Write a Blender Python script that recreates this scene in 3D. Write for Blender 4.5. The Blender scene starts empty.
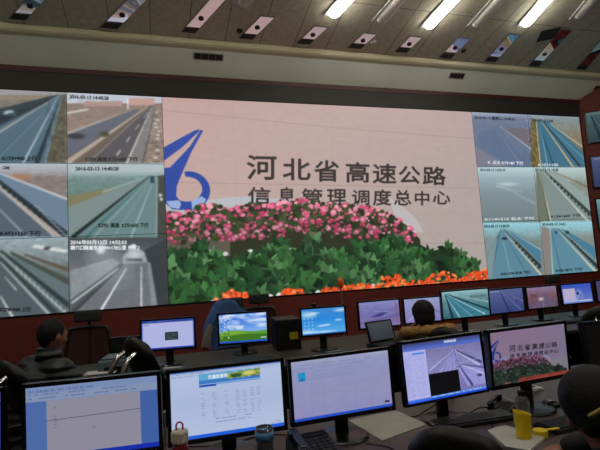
import bpy, bmesh, math, random
import numpy as np
from mathutils import Vector, Matrix, Quaternion
random.seed(7); rng = np.random.default_rng(11)
SC = bpy.context.scene; COL = SC.collection
R = math.radians
# ------------------------------------------------------------------ camera
CR = Vector((0.9552863892, -0.2891883215, -0.0616281536))
CU = Vector((0.0306743138, -0.1103767308, 0.9934163597))
CF = Vector((0.2940867238, 0.9508875286, 0.0965707353))
FPX = 465.734; CAMZ = 1.6
cam = bpy.data.cameras.new('camera'); camo = bpy.data.objects.new('camera', cam); COL.objects.link(camo)
M4 = Matrix(((CR.x, CU.x, -CF.x, 0), (CR.y, CU.y, -CF.y, 0), (CR.z, CU.z, -CF.z, CAMZ), (0, 0, 0, 1)))
camo.matrix_world = M4
cam.sensor_width = 36; cam.lens = FPX / 600 * 36; cam.clip_start = .05; cam.clip_end = 100
SC.camera = camo
vs = SC.view_settings; vs.view_transform = 'Standard'; vs.look = 'None'; vs.gamma = 1; vs.exposure = 0; vs.use_curve_mapping = False
try: SC.cycles.use_denoising = True
except Exception: pass
SC.cycles.max_bounces = 7; SC.cycles.caustics_reflective = False; SC.cycles.caustics_refractive = False
SC.cycles.sample_clamp_indirect = 3

def ray(x, y): return CF * FPX + CR * (x - 300) - CU * (y - 225)
def atY(x, y, Y): v = ray(x, y); w = v * (Y / v.y); return Vector((w.x, w.y, w.z + CAMZ))
def atZ(x, y, z): v = ray(x, y); w = v * ((z - CAMZ) / v.z); return Vector((w.x, w.y, z))

# ------------------------------------------------------------------ materials
def lin(c):
    return tuple(((v / 255) / 12.92 if v / 255 <= .04045 else ((v / 255 + .055) / 1.055) ** 2.4) for v in c[:3])
def mat(name, c, rough=.6, metal=0., vary=.12, scale=12., bump=0., bscale=80., spec=.5, trans=0., alpha=1., emit=0., coat=0., sheen=0.):
    m = bpy.data.materials.new(name); m.use_nodes = True; nt = m.node_tree; N = nt.nodes; L = nt.links
    b = N['Principled BSDF']; c = lin(c)
    b.inputs['Roughness'].default_value = rough; b.inputs['Metallic'].default_value = metal
    b.inputs['Specular IOR Level'].default_value = spec
    b.inputs['Transmission Weight'].default_value = trans; b.inputs['Alpha'].default_value = alpha
    b.inputs['Coat Weight'].default_value = coat; b.inputs['Sheen Weight'].default_value = sheen
    tc = N.new('ShaderNodeTexCoord')
    n = N.new('ShaderNodeTexNoise'); n.inputs['Scale'].default_value = scale; n.inputs['Detail'].default_value = 4
    L.new(tc.outputs['Object'], n.inputs['Vector'])
    r = N.new('ShaderNodeValToRGB')
    r.color_ramp.elements[0].position = .3; r.color_ramp.elements[1].position = .7
    r.color_ramp.elements[0].color = (*[v * (1 - vary) for v in c], 1); r.color_ramp.elements[1].color = (*[min(1, v * (1 + vary)) for v in c], 1)
    L.new(n.outputs['Fac'], r.inputs['Fac']); L.new(r.outputs['Color'], b.inputs['Base Color'])
    if bump:
        n2 = N.new('ShaderNodeTexNoise'); n2.inputs['Scale'].default_value = bscale; L.new(tc.outputs['Object'], n2.inputs['Vector'])
        bp = N.new('ShaderNodeBump'); bp.inputs['Strength'].default_value = bump; bp.inputs['Distance'].default_value = .01
        L.new(n2.outputs['Fac'], bp.inputs['Height']); L.new(bp.outputs['Normal'], b.inputs['Normal'])
    if emit:
        b.inputs['Emission Color'].default_value = (*c, 1); b.inputs['Emission Strength'].default_value = emit
    m['b'] = 1
    return m
def tile_mat(name, c, w, h, c2=None, mortar=.012, rough=.8, bump=.1, angle=0):
    m = mat(name, c, rough, bump=0); nt = m.node_tree; N = nt.nodes; L = nt.links; b = N['Principled BSDF']
    ramp = [n for n in N if n.type == 'VALTORGB'][0]; tc = [n for n in N if n.type == 'TEX_COORD'][0]
    br = N.new('ShaderNodeTexBrick'); br.offset = 0; br.inputs['Scale'].default_value = 1
    br.inputs['Brick Width'].default_value = w; br.inputs['Row Height'].default_value = h
    br.inputs['Mortar Size'].default_value = mortar; br.inputs['Mortar Smooth'].default_value = .3
    br.inputs['Mortar'].default_value = (*lin(c2 or [v * .7 for v in c]), 1)
    br.inputs['Bias'].default_value = -1
    L.new(tc.outputs['Object'], br.inputs['Vector']); L.new(ramp.outputs['Color'], br.inputs['Color1']); L.new(ramp.outputs['Color'], br.inputs['Color2'])
    L.new(br.outputs['Color'], b.inputs['Base Color'])
    return m
def screen_mat(name, strength=1.):
    m = bpy.data.materials.new(name); m.use_nodes = True; N = m.node_tree.nodes; L = m.node_tree.links; b = N['Principled BSDF']
    a = N.new('ShaderNodeAttribute'); a.attribute_name = 'Col'
    b.inputs['Base Color'].default_value = (.01, .01, .012, 1); b.inputs['Roughness'].default_value = .35; b.inputs['Specular IOR Level'].default_value = .3
    L.new(a.outputs['Color'], b.inputs['Emission Color']); b.inputs['Emission Strength'].default_value = strength
    return m
MT = {}
MT['plastic'] = mat('black_plastic', (14, 14, 15), .4, vary=.1, bump=.05, bscale=300)
MT['gloss'] = mat('gloss_black_plastic', (14, 14, 16), .25, vary=.05)
MT['leather'] = mat('black_leather', (13, 13, 13), .42, bump=.15, bscale=60, spec=.35)
MT['chrome'] = mat('chrome', (205, 205, 210), .15, 1., vary=.03)
MT['mesh'] = mat('chair_mesh', (26, 20, 20), .8, alpha=.55)
MT['greyfab'] = mat('grey_fabric', (38, 40, 42), .9, bump=.3, bscale=150)
MT['desk'] = mat('dark_wood_laminate', (70, 60, 57), .42, vary=.22, scale=3, bump=.05)
MT['desk2'] = mat('dark_grey_laminate', (48, 47, 43), .45, vary=.2, scale=3)
MT['deskside'] = mat('desk_panel', (46, 42, 40), .6)
MT['alu'] = mat('aluminium', (150, 148, 145), .4, .6, vary=.05)
MT['paper'] = mat('paper', (176, 176, 166), .85, vary=.04, bump=.05)
MT['white'] = mat('white_plastic', (205, 205, 208), .4, vary=.03)
MT['red_wall'] = mat('red_wall_panel', (108, 34, 26), .6, vary=.12, scale=1.2, bump=.03)
MT['darkred'] = mat('dark_red_trim', (72, 22, 18), .5)
MT['band'] = mat('dark_grey_fascia', (42, 41, 36), .6, vary=.08, scale=2)
MT['soffit'] = mat('painted_soffit', (232, 234, 222), .85, vary=.04, scale=1.5)
MT['cove'] = mat('cream_cornice', (216, 208, 176), .75, vary=.03)
MT['wallgrey'] = mat('beige_wall', (120, 112, 100), .85)
MT['ceil'] = tile_mat('ceiling_tiles', (206, 200, 176), .6, 1.2, (128, 120, 100), .008)
MT['floor'] = tile_mat('carpet_tiles', (58, 52, 50), .5, .5, (42, 38, 36), .004, .95)
MT['mirror'] = mat('mirror_panel', (225, 222, 228), .04, 1., vary=.02)
MT['vent'] = mat('vent_dark_metal', (40, 32, 22), .6)
MT['lampon'] = mat('lit_tube_diffuser', (255, 252, 240), .5, vary=0, emit=24.)
MT['lampadded'] = mat('added_tube_diffuser', (255, 250, 232), .5, vary=0, emit=17.)  # glow of the unseen tubes added over the room
MT['lampoff'] = mat('unlit_tube_diffuser', (215, 212, 200), .45, vary=.02)
MT['skin'] = mat('skin', (140, 92, 70), .55, vary=.06, scale=20)
MT['hair'] = mat('black_hair', (9, 8, 8), .7, vary=.3, scale=60, bump=.3, bscale=110, spec=.3)
MT['jean'] = mat('dark_trousers', (34, 36, 46), .9, bump=.2)
MT['shoe'] = mat('black_shoes', (18, 18, 18), .5)
MT['blackcloth'] = mat('black_jacket_cloth', (13, 13, 14), .8, bump=.3, bscale=40)
MT['fur'] = mat('brown_fur', (158, 118, 66), .95, vary=.4, scale=70, bump=1., bscale=90)
MT['browncloth'] = mat('brown_jacket_cloth', (62, 48, 34), .9, vary=.3, scale=30, bump=.4)
MT['blue'] = mat('blue_cloth', (50, 84, 138), .85, bump=.3, bscale=40)
MT['greycloth'] = mat('grey_cloth', (120, 112, 112), .9, bump=.3)
MT['red'] = mat('red_plastic', (176, 40, 44), .4)
MT['pinkred'] = mat('red_drink', (120, 30, 36), .3)
MT['yellow'] = mat('yellow_plastic', (222, 190, 20), .4, vary=.05)
MT['sticker'] = mat('yellow_sticker', (190, 170, 30), .6)
MT['orange'] = mat('orange_plastic', (250, 110, 30), .5)
MT['clear'] = mat('clear_plastic', (225, 230, 235), .08, trans=.95, vary=.01, spec=.5)
MT['bluewater'] = mat('blue_cup_band', (70, 120, 175), .3, vary=.05)
MT['capw'] = mat('cream_cap', (196, 186, 172), .45, vary=.04)
MT['printer'] = mat('blue_grey_plastic', (86, 98, 108), .5, vary=.05)
MT['key'] = mat('key_plastic', (24, 24, 26), .5)
MT['off'] = mat('unlit_screen', (34, 36, 40), .22, vary=.05)
MT['eye'] = mat('eye_white', (220, 215, 210), .3, vary=.02)
MT['pupil'] = mat('eye_dark', (15, 10, 8), .2)
MT['gold'] = mat('gold_clip', (170, 150, 80), .35, .7)
MT['screen'] = screen_mat('video_wall_picture', 1.0)
MT['screen2'] = screen_mat('monitor_picture', 1.0)
q = mat('padded_jacket', (18, 22, 26), .5, bump=0)   # horizontal quilting
N = q.node_tree.nodes; L = q.node_tree.links
w = N.new('ShaderNodeTexWave'); w.bands_direction = 'Z'; w.inputs['Scale'].default_value = 5.2; w.inputs['Distortion'].default_value = 1.5
bp = N.new('ShaderNodeBump'); bp.inputs['Strength'].default_value = .7; bp.inputs['Distance'].default_value = .018
L.new([n for n in N if n.type == 'TEX_COORD'][0].outputs['Object'], w.inputs['Vector']); L.new(w.outputs['Fac'], bp.inputs['Height']); L.new(bp.outputs['Normal'], N['Principled BSDF'].inputs['Normal'])
MT['quilt'] = q

# ------------------------------------------------------------------ object helpers
def link(name, me, m=None, parent=None, loc=None, rot=None, smooth=False):
    if m is not None and not me.materials:
        for x in (m if isinstance(m, (list, tuple)) else [m]): me.materials.append(x)
    o = bpy.data.objects.new(name, me); COL.objects.link(o)
    if parent: o.parent = parent
    if loc is not None: o.location = loc
    if rot is not None: o.rotation_euler = rot
    if smooth:
        for p in me.polygons: p.use_smooth = True
    return o
def obj(name, bm, m, parent=None, loc=None, rot=None, smooth=False):
    bmesh.ops.recalc_face_normals(bm, faces=bm.faces)
    me = bpy.data.meshes.new(name); bm.to_mesh(me); bm.free()
    return link(name, me, m, parent, loc, rot, smooth)
def thing(name, label, cat, loc=(0, 0, 0), rz=0, group=None):
    o = bpy.data.objects.new(name, None); COL.objects.link(o); o.location = loc; o.rotation_euler = (0, 0, rz)
    o.empty_display_size = .1
    return tag(o, label, cat, group)
def tag(o, label, cat, group=None):
    o['label'] = label; o['category'] = cat
    if group: o['group'] = group
    return o
def struct(o): o['kind'] = 'structure'; return o
def B(): return bmesh.new()
def box(bm, x0, x1, y0, y1, z0, z1, bev=0., M=None, seg=2):
    t = bmesh.new(); bmesh.ops.create_cube(t, size=1)
    for v in t.verts: v.co = Vector(((x0 + x1) / 2 + v.co.x * (x1 - x0), (y0 + y1) / 2 + v.co.y * (y1 - y0), (z0 + z1) / 2 + v.co.z * (z1 - z0)))
    if bev: bmesh.ops.bevel(t, geom=t.edges[:], offset=bev, segments=seg, profile=.5, affect='EDGES')
    if M is not None: t.transform(M)
    merge(bm, t); return bm
def merge(bm, t):
    me = bpy.data.meshes.new('tmp'); t.to_mesh(me); t.free(); bm.from_mesh(me); bpy.data.meshes.remove(me)
def cyl(bm, a, b, r1, r2=None, seg=16, caps=True):
    a = Vector(a); b = Vector(b); r2 = r1 if r2 is None else r2; d = b - a
    t = bmesh.new(); bmesh.ops.create_cone(t, cap_ends=caps, segments=seg, radius1=r1, radius2=r2, depth=d.length)
    t.transform(Matrix.Translation((a + b) / 2) @ d.to_track_quat('Z', 'Y').to_matrix().to_4x4()); merge(bm, t); return bm
def ball(bm, c, r, sc=(1, 1, 1), seg=16, M=None):
    t = bmesh.new(); bmesh.ops.create_uvsphere(t, u_segments=seg, v_segments=max(6, seg * 2 // 3), radius=r)
    mm = Matrix.Translation(c) @ (M or Matrix()) @ Matrix.Diagonal((*sc, 1)); t.transform(mm); merge(bm, t); return bm
def spline(pts, n=8):
    P = [Vector(p) for p in pts]; P = [P[0] * 2 - P[1]] + P + [P[-1] * 2 - P[-2]]; out = []
    for i in range(1, len(P) - 2):
        for k in range(n):
            t = k / n; a, b, c, d = P[i - 1], P[i], P[i + 1], P[i + 2]
            out.append(.5 * ((2 * b) + (c - a) * t + (2 * a - 5 * b + 4 * c - d) * t * t + (3 * b - a - 3 * c + d) * t ** 3))
    out.append(P[-2]); return out
def tube(bm, pts, r, seg=8, n=8, closed=False, flat=1.):
    S = spline(pts, n) if n > 1 else [Vector(p) for p in pts]
    rings = []; up = Vector((0, 0, 1)); prev = None
    for i, p in enumerate(S):
        d = (S[min(i + 1, len(S) - 1)] - S[max(i - 1, 0)]).normalized()
        if prev is None: u = d.orthogonal().normalized()
        else: u = (prev - d * prev.dot(d)).normalized()
        prev = u; v = d.cross(u)
        rr = r(i / (len(S) - 1)) if callable(r) else r
        rings.append([bm.verts.new(p + u * math.cos(2 * math.pi * k / seg) * rr + v * math.sin(2 * math.pi * k / seg) * rr * flat) for k in range(seg)])
    for a, b in zip(rings, rings[1:]):
        for k in range(seg): bm.faces.new((a[k], a[(k + 1) % seg], b[(k + 1) % seg], b[k]))
    bm.faces.new(rings[0][::-1]); bm.faces.new(rings[-1]); return bm
def lathe(bm, prof, seg=24, c=(0, 0, 0)):
    rings = []
    for r, z in prof:
        rings.append([bm.verts.new((c[0] + r * math.cos(2 * math.pi * k / seg), c[1] + r * math.sin(2 * math.pi * k / seg), c[2] + z)) for k in range(seg)])
    for a, b in zip(rings, rings[1:]):
        for k in range(seg): bm.faces.new((a[k], a[(k + 1) % seg], b[(k + 1) % seg], b[k]))
    bm.faces.new(rings[0][::-1]); bm.faces.new(rings[-1]); return bm
def copy_tree(o, parent=None):
    c = o.copy(); COL.objects.link(c); c.parent = parent
    for ch in list(KIDS.get(o.name, [])) or [k for k in bpy.data.objects if k.parent == o]: copy_tree(ch, c)
    return c
KIDS = {}

# ------------------------------------------------------------------ picture drawing (colours of what the displays show)
class Canvas:
    def __init__(s, w, h, tf, bg=(0, 0, 0)):
        s.w, s.h, s.tf = w, h, tf; s.a = np.zeros((h, w, 3)); s.a[:] = np.array(bg) / 255
    def T(s, pts): return np.array([s.tf(*p) for p in pts], float)
    def _blend(s, x0, x1, y0, y1, mask, c, al):
        if x1 <= x0 or y1 <= y0: return
        m = (mask * al)[..., None]; s.a[y0:y1, x0:x1] = s.a[y0:y1, x0:x1] * (1 - m) + np.array(c) / 255 * m
    def box(s, P):
        x0 = max(0, int(np.floor(P[:, 0].min()))); x1 = min(s.w, int(np.ceil(P[:, 0].max())) + 1)
        y0 = max(0, int(np.floor(P[:, 1].min()))); y1 = min(s.h, int(np.ceil(P[:, 1].max())) + 1)
        return x0, x1, y0, y1
    def polyc(s, P, c, al=1.):
        x0, x1, y0, y1 = s.box(P)
        if x1 <= x0 or y1 <= y0: return
        acc = np.zeros((y1 - y0, x1 - x0))
        for ox, oy in ((-.25, -.25), (.25, -.25), (-.25, .25), (.25, .25)):
            X, Y = np.meshgrid(np.arange(x0, x1) + ox, np.arange(y0, y1) + oy); ins = np.zeros(X.shape, bool); n = len(P)
            for i in range(n):
                (ax, ay), (bx, by) = P[i], P[(i + 1) % n]
                if ay == by: continue
                ins ^= ((ay > Y) != (by > Y)) & (X < (bx - ax) * (Y - ay) / (by - ay) + ax)
            acc += ins
        s._blend(x0, x1, y0, y1, acc / 4, c, al)
    def poly(s, pts, c, al=1.): s.polyc(s.T(pts), c, al)
    def line(s, a, b, c, w=1., w2=None, al=1.):
        P = s.T([a, b]); d = P[1] - P[0]; L = np.hypot(*d) or 1; n = np.array([-d[1], d[0]]) / L; w2 = w if w2 is None else w2
        s.polyc(np.array([P[0] + n * w / 2, P[1] + n * w2 / 2, P[1] - n * w2 / 2, P[0] - n * w / 2]), c, al)
    def ell(s, c0, rx, ry, c, al=1., soft=.25, rot=0.):
        C = s.T([c0])[0]; r = max(rx, ry) * 1.3
        x0, x1, y0, y1 = s.box(np.array([C - r, C + r]))
        if x1 <= x0 or y1 <= y0: return
        X, Y = np.meshgrid(np.arange(x0, x1) - C[0], np.arange(y0, y1) - C[1])
        cs, sn = math.cos(rot), math.sin(rot); U = X * cs + Y * sn; V = -X * sn + Y * cs
        d = np.sqrt((U / rx) ** 2 + (V / ry) ** 2)
        s._blend(x0, x1, y0, y1, np.clip((1 + soft - d) / (2 * soft), 0, 1), c, al)
    def rect(s, x0, y0, x1, y1, c, al=1.): s.poly([(x0, y0), (x1, y0), (x1, y1), (x0, y1)], c, al)
    def grad(s, x0, y0, x1, y1, stops):
        """vertical gradient in the picture; stops = [(t, colour)]"""
        n = 24; ts = [t for t, _ in stops]; cs = np.array([c for _, c in stops], float)
        for k in range(n):
            t = (k + .5) / n; c = [np.interp(t, ts, cs[:, i]) for i in range(3)]
            s.rect(x0, y0 + (y1 - y0) * k / n, x1, y0 + (y1 - y0) * (k + 1) / n + .3, c)
    def noise(s, x0, y0, x1, y1, amp, sx, sy, seed=0):
        P = s.T([(x0, y0), (x1, y0), (x1, y1), (x0, y1)]); a, b, c, d = s.box(P); w, h = b - a, d - c
        if w <= 1 or h <= 1: return
        g = np.random.default_rng(seed).normal(size=(int(h / sy) + 3, int(w / sx) + 3))
        ys = np.arange(h) / sy; xs = np.arange(w) / sx; yi = ys.astype(int); xi = xs.astype(int); fy = (ys - yi)[:, None]; fx = (xs - xi)[None]
        n = g[np.ix_(yi, xi)] * (1 - fy) * (1 - fx) + g[np.ix_(yi + 1, xi)] * fy * (1 - fx) + g[np.ix_(yi, xi + 1)] * (1 - fy) * fx + g[np.ix_(yi + 1, xi + 1)] * fy * fx
        s.a[c:d, a:b] = np.clip(s.a[c:d, a:b] * (1 + np.clip(n, -2, 2)[..., None] * amp * .55), 0, 1)
    queue = None
    def blur(s, x0, x1, n):
        a = s.a[:, x0:x1]
        for _ in range(n):
            p = np.pad(a, ((1, 1), (1, 1), (0, 0)), 'edge'); a = (p[:-2, 1:-1] + p[2:, 1:-1] + p[1:-1, :-2] + p[1:-1, 2:] + 2 * p[1:-1, 1:-1]) / 6
        s.a[:, x0:x1] = a
    def flush(s):
        q, s.queue = s.queue, None
        for a in q: s.text(*a)
    def text(s, body, x0, y0, x1, y1, c, bold=0., al=1., quad=None):
        if s.queue is not None: s.queue.append((body, x0, y0, x1, y1, c, bold, al, quad)); return
        """text stretched to a box; quad = four corners TL,TR,BR,BL"""
        cu = bpy.data.curves.new('tmp', 'FONT'); cu.body = body; cu.resolution_u = 3
        o = bpy.data.objects.new('tmp', cu); COL.objects.link(o)
        me = bpy.data.meshes.new_from_object(o.evaluated_get(bpy.context.evaluated_depsgraph_get()))
        bpy.data.objects.remove(o); bpy.data.curves.remove(cu)
        if not me.vertices: return
        V = np.array([v.co[:2] for v in me.vertices]); lo, hi = V.min(0), V.max(0); V = (V - lo) / (hi - lo)
        Q = s.T(quad or [(x0, y0), (x1, y0), (x1, y1), (x0, y1)])
        u = V[:, :1]; v = 1 - V[:, 1:]
        W = Q[0] * (1 - u) * (1 - v) + Q[1] * u * (1 - v) + Q[2] * u * v + Q[3] * (1 - u) * v
        me.calc_loop_triangles(); x0_, x1_, y0_, y1_ = s.box(W)
        if x1_ <= x0_ or y1_ <= y0_: return
        k = 3; acc = np.zeros(((y1_ - y0_) * k, (x1_ - x0_) * k), bool)
        for t in me.loop_triangles:
            A = (W[list(t.vertices)] - [x0_ - .5, y0_ - .5]) * k
            a0 = max(0, int(A[:, 0].min())); a1 = min(acc.shape[1], int(A[:, 0].max()) + 2); b0 = max(0, int(A[:, 1].min())); b1 = min(acc.shape[0], int(A[:, 1].max()) + 2)
            if a1 <= a0 or b1 <= b0: continue
            X, Y = np.meshgrid(np.arange(a0, a1) + .5, np.arange(b0, b1) + .5); e = []
            for i in range(3):
                p, r_ = A[i], A[(i + 1) % 3]; e.append((r_[0] - p[0]) * (Y - p[1]) - (r_[1] - p[1]) * (X - p[0]))
            acc[b0:b1, a0:a1] |= ((e[0] >= 0) & (e[1] >= 0) & (e[2] >= 0)) | ((e[0] <= 0) & (e[1] <= 0) & (e[2] <= 0))
        for _ in range(3 if bold > .021 else 2 if s.w > 500 and bold == .02 and len(body) == 1 else 1 if bold > 0 else 0):
            q_ = acc.copy(); q_[1:] |= acc[:-1]; q_[:-1] |= acc[1:]; q_[:, 1:] |= acc[:, :-1]; q_[:, :-1] |= acc[:, 1:]; acc = q_
        m = acc.reshape(y1_ - y0_, k, x1_ - x0_, k).mean((1, 3)); s._blend(x0_, x1_, y0_, y1_, m, c, al)
        bpy.data.meshes.remove(me)
def picture(name, arr, w, h, m, parent, origin=(0, 0, 0), gain=1., skew=None):
    """a flat display w x h (metres), centred, facing -Y, its colours stored per vertex"""
    H, W = arr.shape[:2]; me = bpy.data.meshes.new(name)
    X, Z = np.meshgrid(np.linspace(-w / 2, w / 2, W), np.linspace(h / 2, -h / 2, H))
    co = np.zeros((H * W, 3)); co[:, 0] = X.ravel() + origin[0]; co[:, 1] = origin[1]; co[:, 2] = Z.ravel() + origin[2]
    idx = np.arange(H * W).reshape(H, W); f = np.stack([idx[1:, :-1], idx[1:, 1:], idx[:-1, 1:], idx[:-1, :-1]], -1).reshape(-1, 4)
    me.vertices.add(H * W); me.vertices.foreach_set('co', co.ravel()); me.loops.add(f.size); me.loops.foreach_set('vertex_index', f.ravel().astype(np.int32))
    me.polygons.add(len(f)); me.polygons.foreach_set('loop_start', np.arange(0, f.size, 4, dtype=np.int32))
    me.update(calc_edges=True)
    a = np.clip(arr, 0, 1); l = np.where(a <= .04045, a / 12.92, ((a + .055) / 1.055) ** 2.4) * gain
    ca = me.attributes.new('Col', 'FLOAT_COLOR', 'POINT'); rgba = np.ones((H * W, 4)); rgba[:, :3] = l.reshape(-1, 3); ca.data.foreach_set('color', rgba.ravel())
    return link(name, me, m, parent)

# ================================================================== VIDEO WALL
D = 8.0; XW0 = -2.802; S = 110; ZT = 4.685; ZB = 1.178
def wtf(x, y): p = atY(x, y, D); return ((p.x - XW0) * S, (ZT - p.z) * S)
WW = int(round((9.29 - XW0) * S)); WH = int(round((ZT - ZB) * S))
c = Canvas(WW, WH, wtf, (70, 80, 85))
c.queue = []
# --- cell A
c.rect(-40, 80, 66, 164, (122, 116, 104)); c.noise(-40, 88, 66, 164, .12, 4, 2, 1)
c.rect(-40, 80, 66, 95, (150, 150, 150)); c.rect(-40, 96, 50, 99, (160, 140, 110), .5)
c.poly([(58, 94), (-40, 122), (-40, 200), (46, 164), (64, 95)], (78, 104, 120))
c.poly([(58, 94), (-40, 118), (-40, 146), (56, 97)], (44, 58, 66)); c.ell((10, 113), 10, 5, (170, 190, 200))
for k in range(14): c.ell((52 - k * 6, 99 + k * 2.3), 2 + k * .6, 1.5 + k * .4, (28, 40, 48), .8)
c.line((57, 96), (-40, 156), (160, 160, 150), 1, 5); c.line((58, 96), (22, 164), (176, 194, 202), 1, 3); c.line((57, 97), (-5, 160), (60, 88, 104), 2, 6, .6)
c.line((55, 100), (-20, 176), (120, 145, 158), 1, 3, .7); c.line((60, 97), (36, 164), (34, 50, 60), 1, 8); c.line((61, 97), (44, 164), (110, 125, 130), 1, 3)
c.poly([(62, 94), (66.5, 94), (66.5, 164), (46, 164)], (88, 84, 70)); c.noise(46, 94, 66, 164, .25, 3, 4, 2)
c.text('K173+900 上行', 2, 156, 36, 160.5, (15, 18, 22), .01)
# --- cell B
c.rect(66, 90, 166, 166, (138, 120, 110)); c.rect(66, 90, 166, 103, (186, 192, 204)); c.noise(66, 103, 166, 150, .1, 6, 2, 3)
c.rect(84, 101, 122, 106, (170, 140, 132)); c.rect(128, 98, 154, 105, (190, 152, 142)); c.line((66, 113), (88, 109), (210, 205, 200), 3); c.line((127.5, 98), (127.5, 109), (230, 235, 240), 2)
c.poly([(67, 141), (67, 134), (132, 110), (141, 109), (95, 145), (70, 163), (67, 163)], (92, 98, 110)); c.line((67, 133), (132, 109.5), (165, 155, 148), 5, 1)
c.poly([(72, 164), (66, 164), (66, 158), (148, 106), (151, 105), (85, 164)], (104, 92, 82)); c.line((66, 163), (150, 104.5), (172, 160, 148), 9, 1); c.ell((104, 134), 8, 5, (70, 66, 50))
c.poly([(84, 164), (150, 105.5), (154, 105), (130, 164)], (84, 82, 86)); c.poly([(128, 164), (152, 106), (155, 106), (144, 164)], (124, 122, 122))
c.line((126, 164), (152, 106), (196, 190, 186), 4, 1); c.line((86, 164), (150, 106), (150, 142, 136), 2, 1)
for t in (.15, .38, .6, .8): c.line((110 + t * 42, 164 - t * 58), (110 + (t + .09) * 42, 164 - (t + .09) * 58), (185, 182, 180), 3 * (1.1 - t))
c.poly([(145, 164), (156, 106), (166, 104), (166, 166)], (142, 124, 112)); c.noise(145, 106, 165, 164, .2, 3, 3, 4)
for k in range(14): c.ell((155 + random.random() * 4, 112 + k * 3.8), 2 + random.random() * 3, 2, random.choice([(225, 222, 220), (90, 80, 74)]), .7)
c.line((142, 164), (155, 108), (70, 66, 66), 2, 1); c.ell((76, 136), 14, 5, (50, 50, 58))
c.text('2016-03-13 14:40:28', 73, 0, 0, 0, (30, 32, 40), .015, quad=[(69, 94.6), (108, 96.4), (108, 99.8), (69, 98)])
c.text('K293 高邑 K75+605 下行', 85, 157, 137, 161, (30, 28, 30), .015)
# --- cell C
c.grad(-40, 163, 67, 238, [(0, (178, 186, 196)), (.12, (160, 160, 165)), (.2, (128, 118, 116)), (1, (138, 124, 116))]); c.noise(-40, 172, 67, 210, .12, 5, 2, 5)
c.ell((20, 177), 18, 5, (168, 120, 92), .8)
c.poly([(-40, 160), (0, 172), (67, 199), (67, 240), (20, 240), (-40, 190)], (106, 128, 148)); c.line((-40, 158), (67, 199), (188, 192, 196), 2, 4)
c.poly([(-40, 172), (0, 192), (60, 240), (-40, 240)], (84, 98, 110)); c.line((-20, 166), (67, 236), (44, 56, 62), 3, 13); c.line((-20, 171), (63, 240), (170, 160, 152), 3, 8)
for k in range(13): c.ell((4 + k * 5.1, 187 + k * 4.05), 3.5, 3.5, (34, 42, 44))
for k in range(10): c.line((34 + k * 4, 205 + k * 4), (39 + k * 4, 208 + k * 4), (150, 165, 178), 3, al=.7)
c.line((-5, 205), (30, 240), (150, 162, 172), 2, 3); c.line((-10, 180), (58, 240), (196, 186, 176), 1, 2)
c.rect(-40, 236, 67, 239, (150, 168, 180)); c.text(':28', 1, 0, 0, 0, (20, 24, 34), .02, quad=[(2, 166), (9, 166.5), (9, 169.3), (2, 168.8)])
c.text('K473+150 下行', 0, 230.5, 40, 235.5, (18, 20, 26), .02)
# --- cell D
c.grad(67, 163, 168, 238, [(0, (176, 190, 196)), (.12, (168, 184, 186)), (.2, (112, 140, 138)), (.5, (96, 122, 116)), (1, (110, 132, 130))]); c.noise(67, 176, 166, 212, .1, 6, 2, 6)
c.poly([(67, 196), (94, 191), (118, 186), (67, 212)], (128, 122, 92)); c.poly([(67, 207), (150, 176), (152, 176), (72, 237), (67, 237)], (122, 140, 138)); c.poly([(150, 176), (76, 238), (154, 238), (156, 180)], (104, 132, 134))
c.line((72, 237), (149, 176), (24, 38, 38), 6, 1); c.line((84, 238), (150, 177), (70, 110, 112), 5, 1); c.line((92, 238), (150, 178), (160, 182, 180), 2, 1, .8)
for k in range(18): c.ell((73 + k * 3.3, 235.5 - k * 2.62), 3.2 - k * .12, 3.2 - k * .12, (30, 44, 42))
c.line((130, 238), (154, 178), (158, 178, 178), 3, 1); c.line((112, 238), (152, 178), (140, 165, 165), 2, 1, .7); c.line((102, 192), (146, 177), (176, 190, 190), 2, 1)
c.poly([(157, 176), (168, 174), (168, 240), (157, 238)], (66, 72, 66)); c.rect(150, 176, 154, 183, (40, 66, 84)); c.ell((160, 195), 3, 3, (200, 210, 210)); c.ell((161, 199), 3, 3, (190, 200, 200)); c.line((157, 178), (156, 236), (160, 170, 168), 2)
c.text('2016-03-13 14:40:28', 75, 167, 118, 170.5, (34, 40, 46), .015); c.text('K293. 高邑. K75+605 下行', 98, 222.5, 148, 227, (26, 34, 34), .015)
# --- cell E
c.grad(-40, 238, 69, 320, [(0, (150, 166, 172)), (.25, (126, 138, 142)), (.4, (112, 116, 112)), (1, (84, 96, 100))]); c.noise(-40, 240, 69, 300, .1, 6, 3, 7)
for k in range(6): c.ell((36 + k * 5.5, 246 + k * .9), 6, 3, random.choice([(186, 74, 66), (214, 220, 222), (80, 60, 62)]), .9)
c.poly([(-40, 240), (0, 254), (69, 312), (69, 325), (-40, 325)], (80, 92, 98)); c.poly([(0, 252), (69, 275), (69, 312)], (96, 112, 116))
for a, b, cc, w_ in (((0, 250), (69, 306), (48, 60, 60), 6), ((0, 254), (66, 314), (150, 164, 160), 3), ((0, 258), (60, 318), (52, 62, 62), 5), ((0, 262), (54, 320), (170, 180, 182), 3), ((10, 252), (69, 282), (70, 78, 70), 7), ((24, 254), (69, 270), (92, 84, 74), 5), ((0, 296), (14, 320), (200, 208, 210), 3), ((4, 276), (16, 290), (170, 180, 184), 2)): c.line(a, b, cc, w_ * .6, w_ * 1.4)
for k in range(12): c.line((16 + k * 4.4, 266 + k * 3.9), (16.5 + k * 4.4, 271 + k * 3.9), (190, 200, 190), 1.5)
c.text('K278+500 上行', 0, 307, 30, 311.5, (24, 26, 30), .02)
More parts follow.
